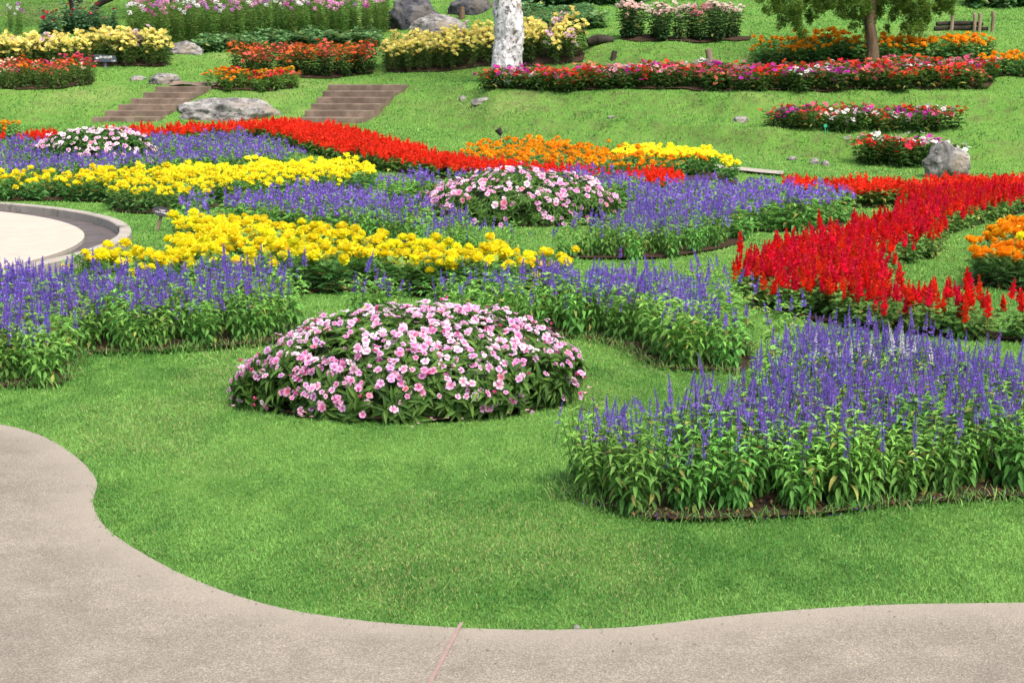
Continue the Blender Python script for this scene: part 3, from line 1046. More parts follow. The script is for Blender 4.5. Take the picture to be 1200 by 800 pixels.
def blue_fol(lod):
    def f(r):
        if lod == 0:
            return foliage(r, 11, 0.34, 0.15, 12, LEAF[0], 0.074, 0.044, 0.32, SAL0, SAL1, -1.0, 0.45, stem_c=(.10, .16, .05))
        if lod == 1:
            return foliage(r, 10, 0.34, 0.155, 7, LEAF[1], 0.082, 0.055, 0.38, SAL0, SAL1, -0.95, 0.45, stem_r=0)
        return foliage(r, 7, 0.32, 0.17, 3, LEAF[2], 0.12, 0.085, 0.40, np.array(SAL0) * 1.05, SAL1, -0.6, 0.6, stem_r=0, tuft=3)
    return f


def spk_blue(lod, c=BLUE, ct=BLUET):
    p = ((0.0068, 7, 0.0105, 0.0105), (0.0095, 6, 0.012, 0.0155), (0.022, 4, 0.011, 0.032))[lod]
    return lambda r: spike(r, r.uniform(.085, .135), p[0], p[1], p[2], p[3], np.array(c) * (1, 1, 1) , ct, lod_w=(1, 1.2, 1.6)[lod], stem=0.09, gap=0.30, stem_c=(0.075, 0.085, 0.09))


def red_fol(lod):
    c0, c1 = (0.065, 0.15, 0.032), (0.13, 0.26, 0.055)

    def f(r):
        if lod == 1:
            return foliage(r, 8, 0.21, 0.15, 4, ROUND[1], 0.085, 0.06, 0.62, c0, c1, -0.5, 0.35, stem_r=0, tuft=3)
        return foliage(r, 6, 0.21, 0.18, 3, LEAF[2], 0.12, 0.09, 0.62, c0, c1, -0.4, 0.4, stem_r=0, tuft=2)
    return f


RED, REDT = (0.74, 0.014, 0.016), (0.50, 0.008, 0.016)


def spk_red(lod):
    p = ((0.012, 7, 0.016, 0.030), (0.026, 5, 0.018, 0.050))[lod - 1]
    return lambda r: spike(r, r.uniform(.12, .17), p[0], p[1], p[2], p[3], RED, REDT, lod_w=(1.15, 1.3)[lod - 1], up=0.55, stem=0.06, gap=0.04, stem_c=(.25, .03, .02), tilt=.4)


def mar_fol(lod):
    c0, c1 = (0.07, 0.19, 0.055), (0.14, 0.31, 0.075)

    def f(r):
        if lod == 1:
            return foliage(r, 9, 0.27, 0.15, 5, FERN, 0.12, 0.085, 1.0, c0, c1, -0.2, 0.8, stem_r=0.003, stem_c=(.07, .12, .03), tuft=2, per=2)
        return foliage(r, 7, 0.27, 0.17, 4, LEAF[2], 0.12, 0.09, 0.40, c0, c1, -0.2, 0.8, stem_r=0, tuft=2)
    return f


YEL, YELC = (0.87, 0.80, 0.030), (0.82, 0.60, 0.010)
ORA, ORAC = (0.86, 0.37, 0.009), (0.74, 0.25, 0.005)
pom = lambda c, cc, R, N: (lambda r: pompom(r, R * r.uniform(.85, 1.12), N, c, cc))

POOL = {}


def bed_plants(kind, bed, s, margin, seed, label, group, sel=None, hs=1.0, cat='plant', **kw):
    X, Y, d = scatter(BED[bed], s, margin, seed)
    Z = terrain(X, Y)
    U, V = project(X, Y, Z + 0.2)
    for i in range(len(X)):
        if abs(U[i] - 600) > 1000:
            continue
        if any(((X[i] - m[0]) / (m[2] + .06)) ** 2 + ((Y[i] - m[1]) / (m[3] + .06)) ** 2 < 1 for m in MOUNDS):
            continue
        info = dict(x=X[i], y=Y[i], z=Z[i], d=d[i], u=U[i], v=V[i], label=label, group=group, hs=hs, cat=cat, kind=kind, **kw)
        if sel:
            info = sel(info)
            if info is None:
                continue
        POOL.setdefault(info['kind'], []).append(info)


def spawn_parts(name, info, fol, parts, r, scale):
    """one plant: Empty at its foot, foliage, and each flower as a part of its own"""
    root = link(name, None, loc=(info['x'], info['y'], info['z'] - 0.005), rot=(0, 0, r.uniform(0, 6.283)), scale=scale)
    tag(root, info['label'], info['cat'], info['group'])
    link('foliage', fol, root)
    for nm, me, p, rot, sc in parts:
        link(nm, me, root, p, rot, sc)
    return root


def split_pool(kind, cap):
    L = sorted(POOL.pop(kind, []), key=lambda q: q['y'])
    inv = [q for q in L if -25 < q['u'] < 1225]
    a = inv[:cap]
    ids = {id(q) for q in a}
    return a, [q for q in L if id(q) not in ids]


def mass(name, rest, geos, m, label, r, hv=0.14, near=None):
    if not rest:
        return
    gs = []
    pick = r.integers(0, len(geos), len(rest))
    if near:
        pick = np.where(np.array([q['y'] for q in rest]) < 14, len(geos) + pick % len(near), pick)
        geos = list(geos) + list(near)
    for k, g in enumerate(geos):
        q = [x for x, p in zip(rest, pick) if p == k]
        if not q:
            continue
        s = np.array([x['hs'] for x in q]) * r.uniform(1 - hv, 1 + hv, len(q))
        pos = np.array([(x['x'], x['y'], x['z']) for x in q])
        gs.append(inst(g, RM(r.uniform(0, 6.3, len(q)), 0, 0, s, s), pos, 1 + r.uniform(-.12, .12, (len(q), 1)) * np.ones((1, 3))))
    o = link(name, build(name, merge(gs), m))
    o['kind'] = 'stuff'; o['label'] = label


def far_plant(folf, flowf, n, r, zoff, n_var=5, rot=0.2):
    out = []
    for _ in range(n_var):
        g, tops = folf(r)
        gs = [g]
        idx = r.permutation(len(tops))[:n]
        for k in idx:
            f = flowf(r)
            gs.append(inst(f, RM(r.uniform(0, 6.3, 1), r.normal(0, rot, 1), r.normal(0, rot, 1)), [tops[k] + (r.normal(0, .02), r.normal(0, .02), zoff + r.uniform(-.03, .02))]))
        out.append(merge(gs))
    return out


def spawn_kind(name, cap, lods, nfl, part, zoff, rot, mass_name=None, mass_geos=None, mass_label=None, seed=1, zj=0.03, sv=0.14, fs=(.8, 1.18), near_mass=None):
    """lods: list of (max distance, [(foliage mesh, stem tops)], [flower meshes])"""
    r = np.random.default_rng(seed)
    near, rest = split_pool(name, cap)
    for q in near:
        for dmax, fols, fls in lods:
            if q['y'] <= dmax:
                break
        fol, tops = fols[int(r.integers(len(fols)))]
        n = nfl(r, q)
        idx = np.arange(len(tops))
        r.shuffle(idx)
        parts = []
        if callable(fls):
            fl = fls(q)
        else:
            fl = fls
        for k in range(n):
            t = tops[idx[k % len(tops)]]
            xy = r.normal(0, 0.016 if k < len(tops) else .05, 2)
            parts.append((part, fl[int(r.integers(len(fl)))], (t[0] * 1.05 + xy[0], t[1] * 1.05 + xy[1], t[2] + zoff + r.uniform(-zj, zj)),
                          (r.normal(0, rot), r.normal(0, rot), r.uniform(0, 6.3)), r.uniform(*fs)))
        spawn_parts(name, q, fol, parts, r, q['hs'] * r.uniform(1 - sv, 1 + sv))
    if mass_geos:
        mass(mass_name, rest, mass_geos, M_LEAF, mass_label, r, near=near_mass)
    return len(near), len(rest)


# ---- blue salvia
bed_plants('blue_salvia', 'A', 0.20, 0.03, 1, 'blue salvia plant in the large bed at the front right, nearest the path', 'front right blue salvia bed', hs=1.0)
bed_plants('blue_salvia', 'B', 0.215, 0.02, 2, 'blue salvia plant in the curved bed just behind the large pink mound', 'blue salvia bed behind the large mound')
bed_plants('blue_salvia', 'C', 0.215, 0.02, 3, 'blue salvia plant in the bed at the left edge in front of the yellow marigolds', 'left blue salvia bed')
bed_plants('blue_salvia', 'E2', 0.26, 0.02, 5, 'blue salvia plant in the bed wrapping the middle pink mound', 'blue salvia bed round the middle mound')
bed_plants('blue_salvia', 'E1', 0.26, 0.02, 4, 'blue salvia plant in the bed behind the near yellow marigolds', 'blue salvia bed behind the near marigolds')
bed_plants('blue_salvia', 'E3', 0.28, 0.02, 6, 'blue salvia plant in the row in front of the long red salvia band', 'blue salvia row before the red band')
bed_plants('blue_salvia', 'F', 0.30, 0.02, 7, 'blue salvia plant around the far left pink mound', 'far left blue salvia bed')


def prep(n, f, m=M_LEAF, nm='salvia_foliage'):
    return [(build(nm, g, m), t) for g, t in mk(n, f)]


sp0 = [build('blue_spike', g, M_PETAL) for g in mk(7, spk_blue(0))]
sp1 = [build('blue_spike', g, M_PETAL) for g in mk(6, spk_blue(1))]
r_ = np.random.default_rng(3)


def n_blue(r, q):
    dens = 0.55 + 0.9 * vnoise(np.array([q['x'] * 1.6]), np.array([q['y'] * 1.6]), 21)[0]
    if q['d'] < 0.16:
        dens *= 0.3
    if q['group'].startswith('front'):
        dens *= 1.3
    return int(round(13.5 * dens * r.uniform(.7, 1.25)))


def white_pick(q):
    return q


# two white-flowered plants stand in the front bed
A_ = [q for q in POOL['blue_salvia'] if q['group'].startswith('front right')]
for uu, vv, lab in ((1057, 440, 'white flowered salvia plant among the blue salvia in the front right bed'), (985, 425, 'smaller white flowered salvia plant left of the bigger one in the front bed')):
    wq = min(A_, key=lambda q: abs(q['u'] - uu) + abs(q['v'] - vv - 20))
    POOL['blue_salvia'].remove(wq); A_.remove(wq)
    wq['kind'] = 'white_salvia'; wq['label'] = lab; wq['group'] = 'white salvia plants'
    POOL.setdefault('white_salvia', []).append(wq)
print('blue', spawn_kind('blue_salvia', 300, [(8.7, prep(6, blue_fol(0)), sp0), (99, prep(6, blue_fol(1)), sp1)], n_blue, 'flower_spike', -0.018, 0.19,
                         'far_blue_salvia', far_plant(blue_fol(2), spk_blue(2), 5, r_, 0.0), 'far beds of blue salvia', 11, zj=0.06, fs=(.65, 1.25), near_mass=far_plant(blue_fol(1), spk_blue(1), 8, r_, -.03, 4)))
print('white', spawn_kind('white_salvia', 5, [(99, prep(2, blue_fol(0)), [build('white_spike', g, M_PETAL) for g in mk(3, spk_blue(0, (.72, .72, .74), (.5, .55, .5)))])],
                          lambda r, q: 9, 'flower_spike', 0.05, 0.12, seed=12))

# ---- red salvia
bed_plants('red_salvia', 'I2', 0.195, 0.02, 8, 'scarlet salvia plant in the branching bed at the right edge', 'right scarlet salvia bed')
bed_plants('red_salvia', 'I1', 0.22, 0.02, 9, 'scarlet salvia plant in the short strip behind the right blue salvia', 'scarlet salvia strip at the foot of the bank')
bed_plants('red_salvia', 'G', 0.24, 0.02, 10, 'scarlet salvia plant in the long band sweeping across the garden', 'long scarlet salvia band')
bed_plants('red_salvia', 'G2', 0.26, 0.02, 11, 'scarlet salvia plant at the far left edge', 'far left scarlet salvia')
rs1 = [build('red_spike', g, M_PETAL) for g in mk(6, spk_red(1))]
print('red', spawn_kind('red_salvia', 300, [(99, prep(6, red_fol(1)), rs1)], lambda r, q: int((5 if q['d'] < .14 else 7.6) * r.uniform(.6, 1.3)), 'flower_spike', 0.01, 0.16,
                        'far_red_salvia', far_plant(red_fol(2), spk_red(2), 6, r_, 0.01), 'far band of scarlet salvia', 13, zj=0.05, fs=(.6, 1.22), near_mass=far_plant(red_fol(1), spk_red(1), 7, r_, .01, 4)))

# ---- marigolds
def sel_H(q):
    if (q['u'] > 725 and q['v'] < 189) or q['u'] > 836:
        q['kind'] = 'yellow_marigold'; q['label'] = 'lemon yellow marigold plant at the right end of the orange marigold bed'; q['group'] = 'yellow marigolds beside the orange bed'
    return q


def sel_J(q):
    if q['u'] > 1192 and q['v'] > 295:
        q['kind'] = 'yellow_marigold'; q['label'] = 'yellow marigold plant in the orange marigolds at the right edge'; q['group'] = 'yellow marigolds at the right edge'
    return q


bed_plants('yellow_marigold', 'D1', 0.235, 0.02, 14, 'bright yellow marigold plant in the near bed in front of the blue salvia', 'near yellow marigold bed')
bed_plants('orange_marigold', 'J', 0.25, 0.02, 16, 'orange marigold plant in the clump at the right edge', 'right orange marigold clump', sel=sel_J)
bed_plants('orange_marigold', 'H', 0.27, 0.02, 17, 'orange marigold plant in the bed below the grassy bank', 'orange marigold bed below the bank', sel=sel_H)
bed_plants('yellow_marigold', 'D2', 0.29, 0.02, 15, 'yellow marigold plant in the far bed behind the lawn strip', 'far yellow marigold bed')
bed_plants('orange_marigold', 'J2', 0.30, 0.02, 18, 'orange marigold plant at the far left edge', 'far left orange marigolds')
bed_plants('orange_marigold', 'L', 0.30, 0.02, 19, 'orange marigold plant in the terrace row beneath the conifer', 'terrace orange marigold row', hs=1.35)
bed_plants('orange_marigold', 'L2', 0.30, 0.02, 20, 'orange marigold plant in the terrace clump at the right edge', 'right terrace orange marigold clump', hs=1.35)
mf1, mf2 = prep(6, mar_fol(1), nm='marigold_foliage'), prep(5, mar_fol(2), nm='marigold_foliage')
y1 = [build('yellow_bloom', g, M_PETAL) for g in mk(5, pom(YEL, YELC, 0.041, 80))]
y2 = [build('yellow_bloom', g, M_PETAL) for g in mk(5, pom(YEL, YELC, 0.043, 34))]
o1 = [build('orange_bloom', g, M_PETAL) for g in mk(5, pom(ORA, ORAC, 0.046, 70))]
o2 = [build('orange_bloom', g, M_PETAL) for g in mk(5, pom(ORA, ORAC, 0.044, 30))]
nm_ = lambda r, q: int(r.integers(2, 6)) if q['d'] < .14 else int(r.integers(3, 7))
print('yel', spawn_kind('yellow_marigold', 300, [(17, mf1, y1), (99, mf2, y2)], nm_, 'bloom', 0.05, 0.25, 'far_yellow_marigolds',
                        far_plant(mar_fol(2), pom(YEL, YELC, .056, 16), 5, r_, 0.05), 'far bed of yellow marigolds', 15, zj=0.055, fs=(.66, 1.22)))
print('ora', spawn_kind('orange_marigold', 300, [(19, mf1, o1), (99, mf2, o2)], lambda r, q: int(nm_(r, q) * (.75 if q['group'].startswith('orange marigold bed') else 1.25)), 'bloom', 0.055, 0.25, 'far_orange_marigolds',
                        far_plant(mar_fol(2), pom(ORA, ORAC, .056, 16), 5, r_, 0.05), 'far orange marigolds', 16, zj=0.045, fs=(.66, 1.2)))

# ---- terrace impatiens, each plant of one colour
TI = {'red': (.70, .018, .012), 'scarlet': (.80, .07, .012), 'magenta': (.56, .025, .38), 'rose': (.76, .10, .22), 'pink': (.80, .36, .46), 'white': (.82, .78, .78), 'coral': (.80, .22, .12)}
TIM = {k: [build(k + '_flower', flat_flower(np.random.default_rng(w), 0.04, np.array(c), np.array(c) * .6), M_PETAL) for w in range(2)] for k, c in TI.items()}


def imp_fol(r):
    return foliage(r, 9, 0.28, 0.20, 5, LEAF[2], 0.105, 0.085, 0.34, (0.034, 0.09, 0.02), (0.085, 0.175, 0.035), -0.2, 0.6, stem_r=0, tuft=5)


imf = prep(6, imp_fol, nm='impatiens_foliage')


def terrace_imp(bed, s, seed, colours, group, where):
    r = np.random.default_rng(seed)
    X, Y, d = scatter(BED[bed], s, 0.05, seed)
    for x, y in zip(X, Y):
        z = terr(x, y)
        u, v = project(x, y, z)
        w = np.array([q[1] for q in colours(u, v)], float); nmz = [q[0] for q in colours(u, v)]
        c = nmz[int(r.choice(len(nmz), p=w / w.sum()))]
        fol, tops = imf[int(r.integers(len(imf)))]
        q = dict(x=x, y=y, z=z, label=f'{c} impatiens plant in {where}', cat='plant', group=f'{c} impatiens {group}')
        parts = []
        for k in range(int(r.integers(9, 15))):
            t = tops[k % len(tops)]
            out = np.array([t[0], t[1]]) * 1.15
            zz = t[2] + 0.02 if k < 9 else t[2] * r.uniform(.5, .9)
            e = r.normal(0, .045, 2)
            parts.append(('flower', TIM[c][k % 2], (out[0] + e[0], out[1] + e[1], zz + r.uniform(-.02, .03)), (r.normal(.0, .5), r.normal(0, .5), r.uniform(0, 6.3)), r.uniform(.85, 1.25)))
        spawn_parts('impatiens_plant', q, fol, parts, r, r.uniform(1.15, 1.45) * {'K1': 1, 'K2': .92, 'K3': 1.12}[bed])


terrace_imp('K1', 0.33, 31, lambda u, v: [('red', 3), ('scarlet', 2.2), ('magenta', 3.4 if u < 680 or 900 < u < 960 else 1.4), ('rose', 1.8), ('pink', .9), ('white', .9), ('coral', .8)], 'of the long terrace bed', 'the long terrace bed beside the white trunk')
terrace_imp('K2', 0.30, 32, lambda u, v: [('white', 3 if v < 135 else 1), ('red', 3), ('magenta', 1.2), ('rose', 1)], 'of the middle bank bed', 'the middle bed on the right bank')
terrace_imp('K3', 0.29, 33, lambda u, v: [('white', 3), ('red', 2), ('magenta', 1.6), ('rose', 1)], 'of the lowest bank bed', 'the lowest bank bed behind the boulder')


# ---- hill planting
def hill_kind(name, bed, s, seed, folf, nvar, flowers, nfl, zoff, rot, part, lab, group, hs=(.88, 1.12), margin=0.03):
    """flowers: list of (word, weight, meshes); the label is lab with the colour word put in"""
    r = np.random.default_rng(seed)
    fols = [(build(name + '_foliage', g, M_LEAF), t) for g, t in mk(nvar, folf)]
    X, Y, d = scatter(BED[bed] if isinstance(bed, str) else bed, s, margin, seed)
    w = np.array([f[1] for f in flowers], float)
    for x, y in zip(X, Y):
        z = terr(x, y)
        u, v = project(x, y, z + .3)
        if not -40 < u < 1240:
            continue
        word, _, ms = flowers[int(r.choice(len(flowers), p=w / w.sum()))]
        fol, tops = fols[int(r.integers(nvar))]
        q = dict(x=x, y=y, z=z, label=lab.format(word), cat='plant', group=group.format(word))
        parts = []
        for k in range(nfl(r)):
            t = tops[k % len(tops)]
            e = r.normal(0, .02, 2) if k < len(tops) else r.normal(0, .06, 2)
            zz = t[2] + zoff if k < len(tops) else t[2] * r.uniform(.6, .95) + zoff
            parts.append((part, ms[int(r.integers(len(ms)))], (t[0] * 1.05 + e[0], t[1] * 1.05 + e[1], zz), (r.normal(0, rot), r.normal(0, rot), r.uniform(0, 6.3)), r.uniform(.85, 1.2)))
        spawn_parts(name, q, fol, parts, r, r.uniform(*hs))


def pet(n, f):
    return [build('flower', g, M_PETAL) for g in mk(n, f)]


LILY = [('pale yellow', 9, pet(3, lambda r: star(r, 6, .09, .054, .6, (.90, .82, .29), 2))), ('lilac', 1, pet(2, lambda r: star(r, 6, .075, .042, .6, (.76, .58, .64), 2)))]
lil_f = lambda r: foliage(r, 6, 0.70, 0.11, 8, LEAF[2], .12, .09, .2, (.06, .13, .03), (.12, .24, .05), -.35, .7, stem_r=.006, stem_c=(.10, .10, .05), lo=.22, tuft=0)
hill_kind('lily_plant', 'N', .26, 41, lil_f, 4, LILY, lambda r: int(r.integers(10, 15)), .02, .5, 'flower', '{} lily clump in the bed crossed by the white trunk', '{} lilies beside the trunk')
hill_kind('lily_plant', 'N2', .26, 42, lil_f, 4, LILY, lambda r: int(r.integers(10, 15)), .02, .5, 'flower', '{} lily clump in the bed behind the slate sign', '{} lilies behind the sign')
ROSE = [('pale pink', 6, pet(3, pom((.86, .64, .60), (.78, .46, .44), .047, 26))), ('cream white', 2.4, pet(2, pom((.85, .77, .68), (.75, .6, .5), .045, 26))), ('rose pink', .45, pet(2, pom((.82, .34, .40), (.66, .2, .25), .047, 26)))]
hill_kind('rose_bush', 'M', .42, 43, lambda r: foliage(r, 13, .78, .24, 9, LEAF[2], .12, .09, .55, (.03, .08, .025), (.075, .16, .05), -.3, .6, stem_r=.006, stem_c=(.06, .06, .03), lo=.12, tuft=3), 5, ROSE,
          lambda r: int(r.integers(12, 19)), .03, .4, 'bloom', '{} rose bush on the terrace above the long bed', '{} roses on the upper terrace')
ZC = {'coral pink': (.78, .17, .13), 'orange': (.84, .26, .01), 'red': (.66, .02, .03), 'rose pink': (.76, .13, .28), 'cream': (.80, .70, .48), 'golden': (.84, .46, .02)}
ZIN = [(k, w, pet(2, lambda r, c=ZC[k]: star(r, 9, .038, .026, .12, c, 2))) for k, w in (('coral pink', 4), ('orange', 3), ('red', 1.5), ('rose pink', 2), ('cream', 1.5))]
hill_kind('zinnia_plant', 'O', .24, 44, lambda r: foliage(r, 9, .50, .14, 6, LEAF[2], .085, .06, .4, (.08, .16, .04), (.18, .30, .07), -.4, .6, stem_r=.003, stem_c=(.10, .14, .04), tuft=0), 5, ZIN,
          lambda r: int(r.integers(6, 11)), .01, .4, 'flower', '{} zinnia plant in the upper left bed', '{} zinnias')
ZI2 = [(k, w, pet(2, lambda r, c=ZC[k]: star(r, 9, .05, .034, .12, c, 2))) for k, w in (('golden', 4), ('orange', 3), ('red', 3), ('coral pink', 1))]
hill_kind('zinnia_plant', 'O2', .26, 45, lambda r: foliage(r, 9, .36, .16, 6, LEAF[2], .09, .07, .4, (.10, .22, .045), (.19, .36, .08), -.3, .7, stem_r=0, tuft=3), 4, ZI2,
          lambda r: int(r.integers(7, 11)), .015, .4, 'flower', '{} zinnia plant in the small bed between the stone steps', '{} zinnias between the steps')
PB = [('orange red', 3, pet(2, lambda r: flat_flower(r, .045, np.array((.82, .16, .03)), np.array((.6, .08, .02))))), ('coral', 2, pet(2, lambda r: flat_flower(r, .045, np.array((.78, .17, .12)), np.array((.6, .08, .05)))))]
hill_kind('flowering_bush', 'P', .34, 46, lambda r: foliage(r, 12, .66, .22, 9, LEAF[2], .10, .08, .34, (.034, .08, .022), (.085, .16, .045), -.3, .6, stem_r=0, tuft=4), 5, PB,
          lambda r: int(r.integers(22, 32)), .02, .5, 'flower', '{} flowering bush above the right flight of steps', '{} bushes above the steps')
PQ = poly([(150, 57, 0), (240, 53, 0), (340, 50, 0), (446, 48, 0), (460, 26, 0), (340, 26, 0), (230, 30, 0), (150, 38, 0)])
CLE = [(k, w, pet(2, lambda r, c=c: ball_head(r, 30, .06, .05, c))) for k, w, c in (('lilac', 3, (.56, .22, .58)), ('pink', 4, (.78, .36, .58)), ('white', 3, (.82, .78, .80)), ('magenta', 1.5, (.60, .10, .42)))]
cle_f = lambda r: foliage(r, 5, 1.10, .15, 12, LEAF[2], .13, .08, .28, (.09, .21, .04), (.17, .33, .07), -.1, .6, stem_r=.006, stem_c=(.14, .19, .06), lo=.15, per=3, tuft=0)
hill_kind('spider_flower', PQ, .34, 47, cle_f, 5, CLE, lambda r: int(r.integers(1, 3)), .05, .2, 'flower_head', 'tall {} spider flower plant in the row at the top', '{} spider flowers', hs=(.80, .98))
PQ2 = poly([(-60, 50, 0), (30, 46, 0), (34, 36, 0), (-60, 36, 0)])
hill_kind('spider_flower', PQ2, .42, 48, cle_f, 3, CLE, lambda r: int(r.integers(3, 5)), .05, .2, 'flower_head', '{} spider flower plant in the top left corner', '{} spider flowers at the left edge', hs=(.5, .7))
HP = poly([(40, 44, 0), (140, 43, 0), (150, 34, 0), (45, 34, 0)])
HOL = [('deep red', 2, pet(2, lambda r: star(r, 5, .075, .07, .4, (.42, .01, .03), 2))), ('coral red', 2, pet(2, lambda r: star(r, 5, .075, .07, .4, (.66, .08, .07), 2)))]
hill_kind('hollyhock', HP, .42, 49, lambda r: foliage(r, 7, .62, .2, 7, LEAF[2], .19, .10, .85, (.08, .19, .09), (.15, .29, .14), -.1, .5, stem_r=.006, stem_c=(.10, .15, .06), per=2, tuft=2, hv=.35), 4, HOL,
          lambda r: int(r.integers(1, 3)), .03, .4, 'flower', '{} hollyhock plant behind the left lilies', '{} hollyhocks')
SQF = lambda r: foliage(r, 9, .34, .28, 3, LEAF[2], .22, .18, .95, (.075, .18, .06), (.15, .29, .11), -.1, .4, stem_r=.006, stem_c=(.16, .2, .1), tuft=3)
NOFL = [('', 1, [])]
for k, (pp, lab, hs) in enumerate((([(228, 62, 0), (290, 62, 0), (345, 56, 0), (450, 54, 0), (450, 46, 0), (330, 46, 0), (232, 50, 0)], 'broad leaved green plant below the spider flowers', (.7, .95)),
                                   ([(606, 38, 0), (700, 37, 0), (706, 20, 0), (606, 20, 0)], 'broad leaved green plant between the white trunk and the roses', (.8, 1.05)),
                                   ([(1125, 8, 0), (1230, 8, 0), (1230, 2, 0), (1125, 2, 0)], 'broad leaved green plant at the top right corner', (.9, 1.2)),
                                   ([(606, 7, 0), (760, 5, 0), (760, 0, 0), (606, 2, 0)], 'dark leafy shrub along the top behind the white trunk', (1.2, 1.6)))):
    hill_kind('leafy_plant', poly(pp), .42, 60 + k, SQF, 4, NOFL, lambda r: 0, 0, 0, 'flower', lab, lab.replace('plant', 'plants').replace('shrub', 'shrubs'), hs=hs, margin=0.02)
hill_kind('red_shrub', poly([(172, 3, 0), (210, 3, 0), (212, -6, 0), (172, -6, 0)]), .6, 66, lambda r: foliage(r, 12, .75, .3, 8, LEAF[2], .13, .1, .5, (.09, .016, .012), (.20, .035, .025), -.3, .6, stem_r=0, tuft=3), 3,
          NOFL, lambda r: 0, 0, 0, 'flower', 'dark red leaved shrub behind the spider flowers at the top', 'red leaved shrubs')


# ------------------------------------------------------------------ rocks
def rock(u, v, w, h, dpt, m, seed, label, name='boulder', yaw=0.0, flat=0.3, sub=5, sink=0.12, group=None):
    c = hit3(u, v)
    bm = bmesh.new()
    bmesh.ops.create_icosphere(bm, subdivisions=sub, radius=1)
    off = Vector((seed * 7.3, seed * 3.1, 1.7))
    rd = random.Random(seed * 31)
    cuts = [Vector((rd.uniform(-1, 1), rd.uniform(-1, 1), rd.uniform(-.4, 1))).normalized() for k in range(11)]
    lims = [rd.uniform(.72, .95) for k in cuts]
    for vt in bm.verts:
        p = vt.co.copy()
        for n, lim in zip(cuts, lims):
            dd = p.dot(n) - lim
            if dd > 0:
                p -= n * dd * 0.7
        nz = .20 * mnoise.noise(p * 1.5 + off) + .10 * mnoise.noise(p * 3.6 + off) + .06 * abs(mnoise.noise(p * 7 + off)) + .03 * mnoise.noise(p * 16 + off)
        q = p + p.normalized() * nz
        vt.co = Vector((q.x * w / 2 * 1.12, q.y * dpt / 2 * 1.12, max(q.z, -0.6) * h))
    me = bpy.data.meshes.new(name)
    bm.to_mesh(me); bm.free()
    me.polygons.foreach_set('use_smooth', [True] * len(me.polygons))
    me.materials.append(m)
    o = link(name, me, loc=(c.x, c.y + dpt * .35, c.z + sink * h), rot=(0, 0, yaw))
    tag(o, label, 'rock', group)
    return o


px = lambda n, D: n * D / F_PX
rock(266, 139, px(118, 36), 0.40, 1.5, M_ROCK, 3, 'broad low grey boulder lying on the slope between the two stone steps', yaw=.1)
rock(1113, 209, px(45, 27.5), 0.42, 0.6, M_ROCK, 5, 'rounded grey mottled boulder standing below the lowest bank bed', sink=.45)
rock(192, 98, px(34, 38), 0.22, 0.4, M_ROCK, 7, 'small brown grey rock on the grass beside the left steps', 'rock')
rock(161, 94, px(18, 38), 0.10, 0.3, M_ROCK, 8, 'small flat grey stone left of the brown grey rock', 'rock')
rock(484, 31, px(56, 43), 0.72, 1.2, M_DARKROCK, 9, 'large dark boulder above the yellow lilies')
rock(512, 39, px(62, 41.5), 0.42, 0.8, M_ROCK, 11, 'brown grey boulder in front of the large dark one')
rock(552, 16, px(46, 45), 0.5, 1.0, M_DARKROCK, 13, 'dark boulder at the top just left of the white trunk')
rock(215, 63, px(36, 41), 0.27, 0.6, M_ROCK, 14, 'pale sloping rock at the left end of the broad leaved plants')
rock(868, 143, px(18, 31), 0.10, 0.2, M_ROCK, 15, 'tan stone half buried in the bank above the orange marigolds', 'rock')
rock(955, 192, px(11, 28.5), 0.09, 0.14, M_ROCK, 16, 'small rounded stone on the bank, left one of a pair', 'rock')
rock(968, 194, px(10, 28.5), 0.08, 0.14, M_ROCK, 17, 'small rounded stone on the bank, right one of a pair', 'rock')
rock(929, 187, px(12, 28.7), 0.05, 0.2, M_ROCK, 18, 'flat pale stone lying on the bank near the lowest bed', 'rock')
rock(542, 118, px(8, 35), 0.09, 0.15, M_ROCK, 19, 'little grey stone in the grass below the white trunk', 'rock')
rock(565, 121, px(22, 34.5), 0.10, 0.2, M_ROCK, 20, 'row shaped tan stone in the grass below the white trunk', 'rock')
rock(716, 139, px(8, 32), 0.05, 0.15, M_ROCK, 21, 'little pale stone in the bank under the long bed', 'rock')
rock(676, 738, 0.024, 0.014, 0.02, M_ROCK, 22, 'tiny pale pebble at the edge of the path', 'pebble', sub=2)


# ------------------------------------------------------------------ steps
def steps(bl, br, tl, tr, n, label):
    BL, BR, TL, TR = [hit3(*p) for p in (bl, br, tl, tr)]
    z0, z1 = min(BL.z, BR.z) - .02, max(TL.z, TR.z) + .03
    bm = bmesh.new()
    rows = []
    for k in range(n + 1):
        t = k / n
        a, b = BL.lerp(TL, t), BR.lerp(TR, t)
        for zz in ((z0 + (z1 - z0) * t, z0 + (z1 - z0) * (k + 1) / n) if k < n else (z1,)):
            rows.append((bm.verts.new((a.x, a.y, zz)), bm.verts.new((b.x, b.y, zz)), bm.verts.new((a.x, a.y, z0 - .4)), bm.verts.new((b.x, b.y, z0 - .4))))
    for p, q in zip(rows, rows[1:]):
        bm.faces.new((p[0], p[1], q[1], q[0]))
        if (p[2].co - q[2].co).length > 1e-4:
            bm.faces.new((p[0], q[0], q[2], p[2])); bm.faces.new((p[1], p[3], q[3], q[1]))
    bmesh.ops.recalc_face_normals(bm, faces=bm.faces)
    me = bpy.data.meshes.new('stone_steps')
    bm.to_mesh(me); bm.free()
    me.materials.append(M_STEP)
    o = tag(link('stone_steps', me), label, 'steps', 'stone steps up the bank')
    bv = o.modifiers.new('edges', 'BEVEL'); bv.width = 0.02; bv.segments = 2
    cut_out.append(np.array([p[:2] for p in (BL, BR, TR, TL)]))
    return TL, TR


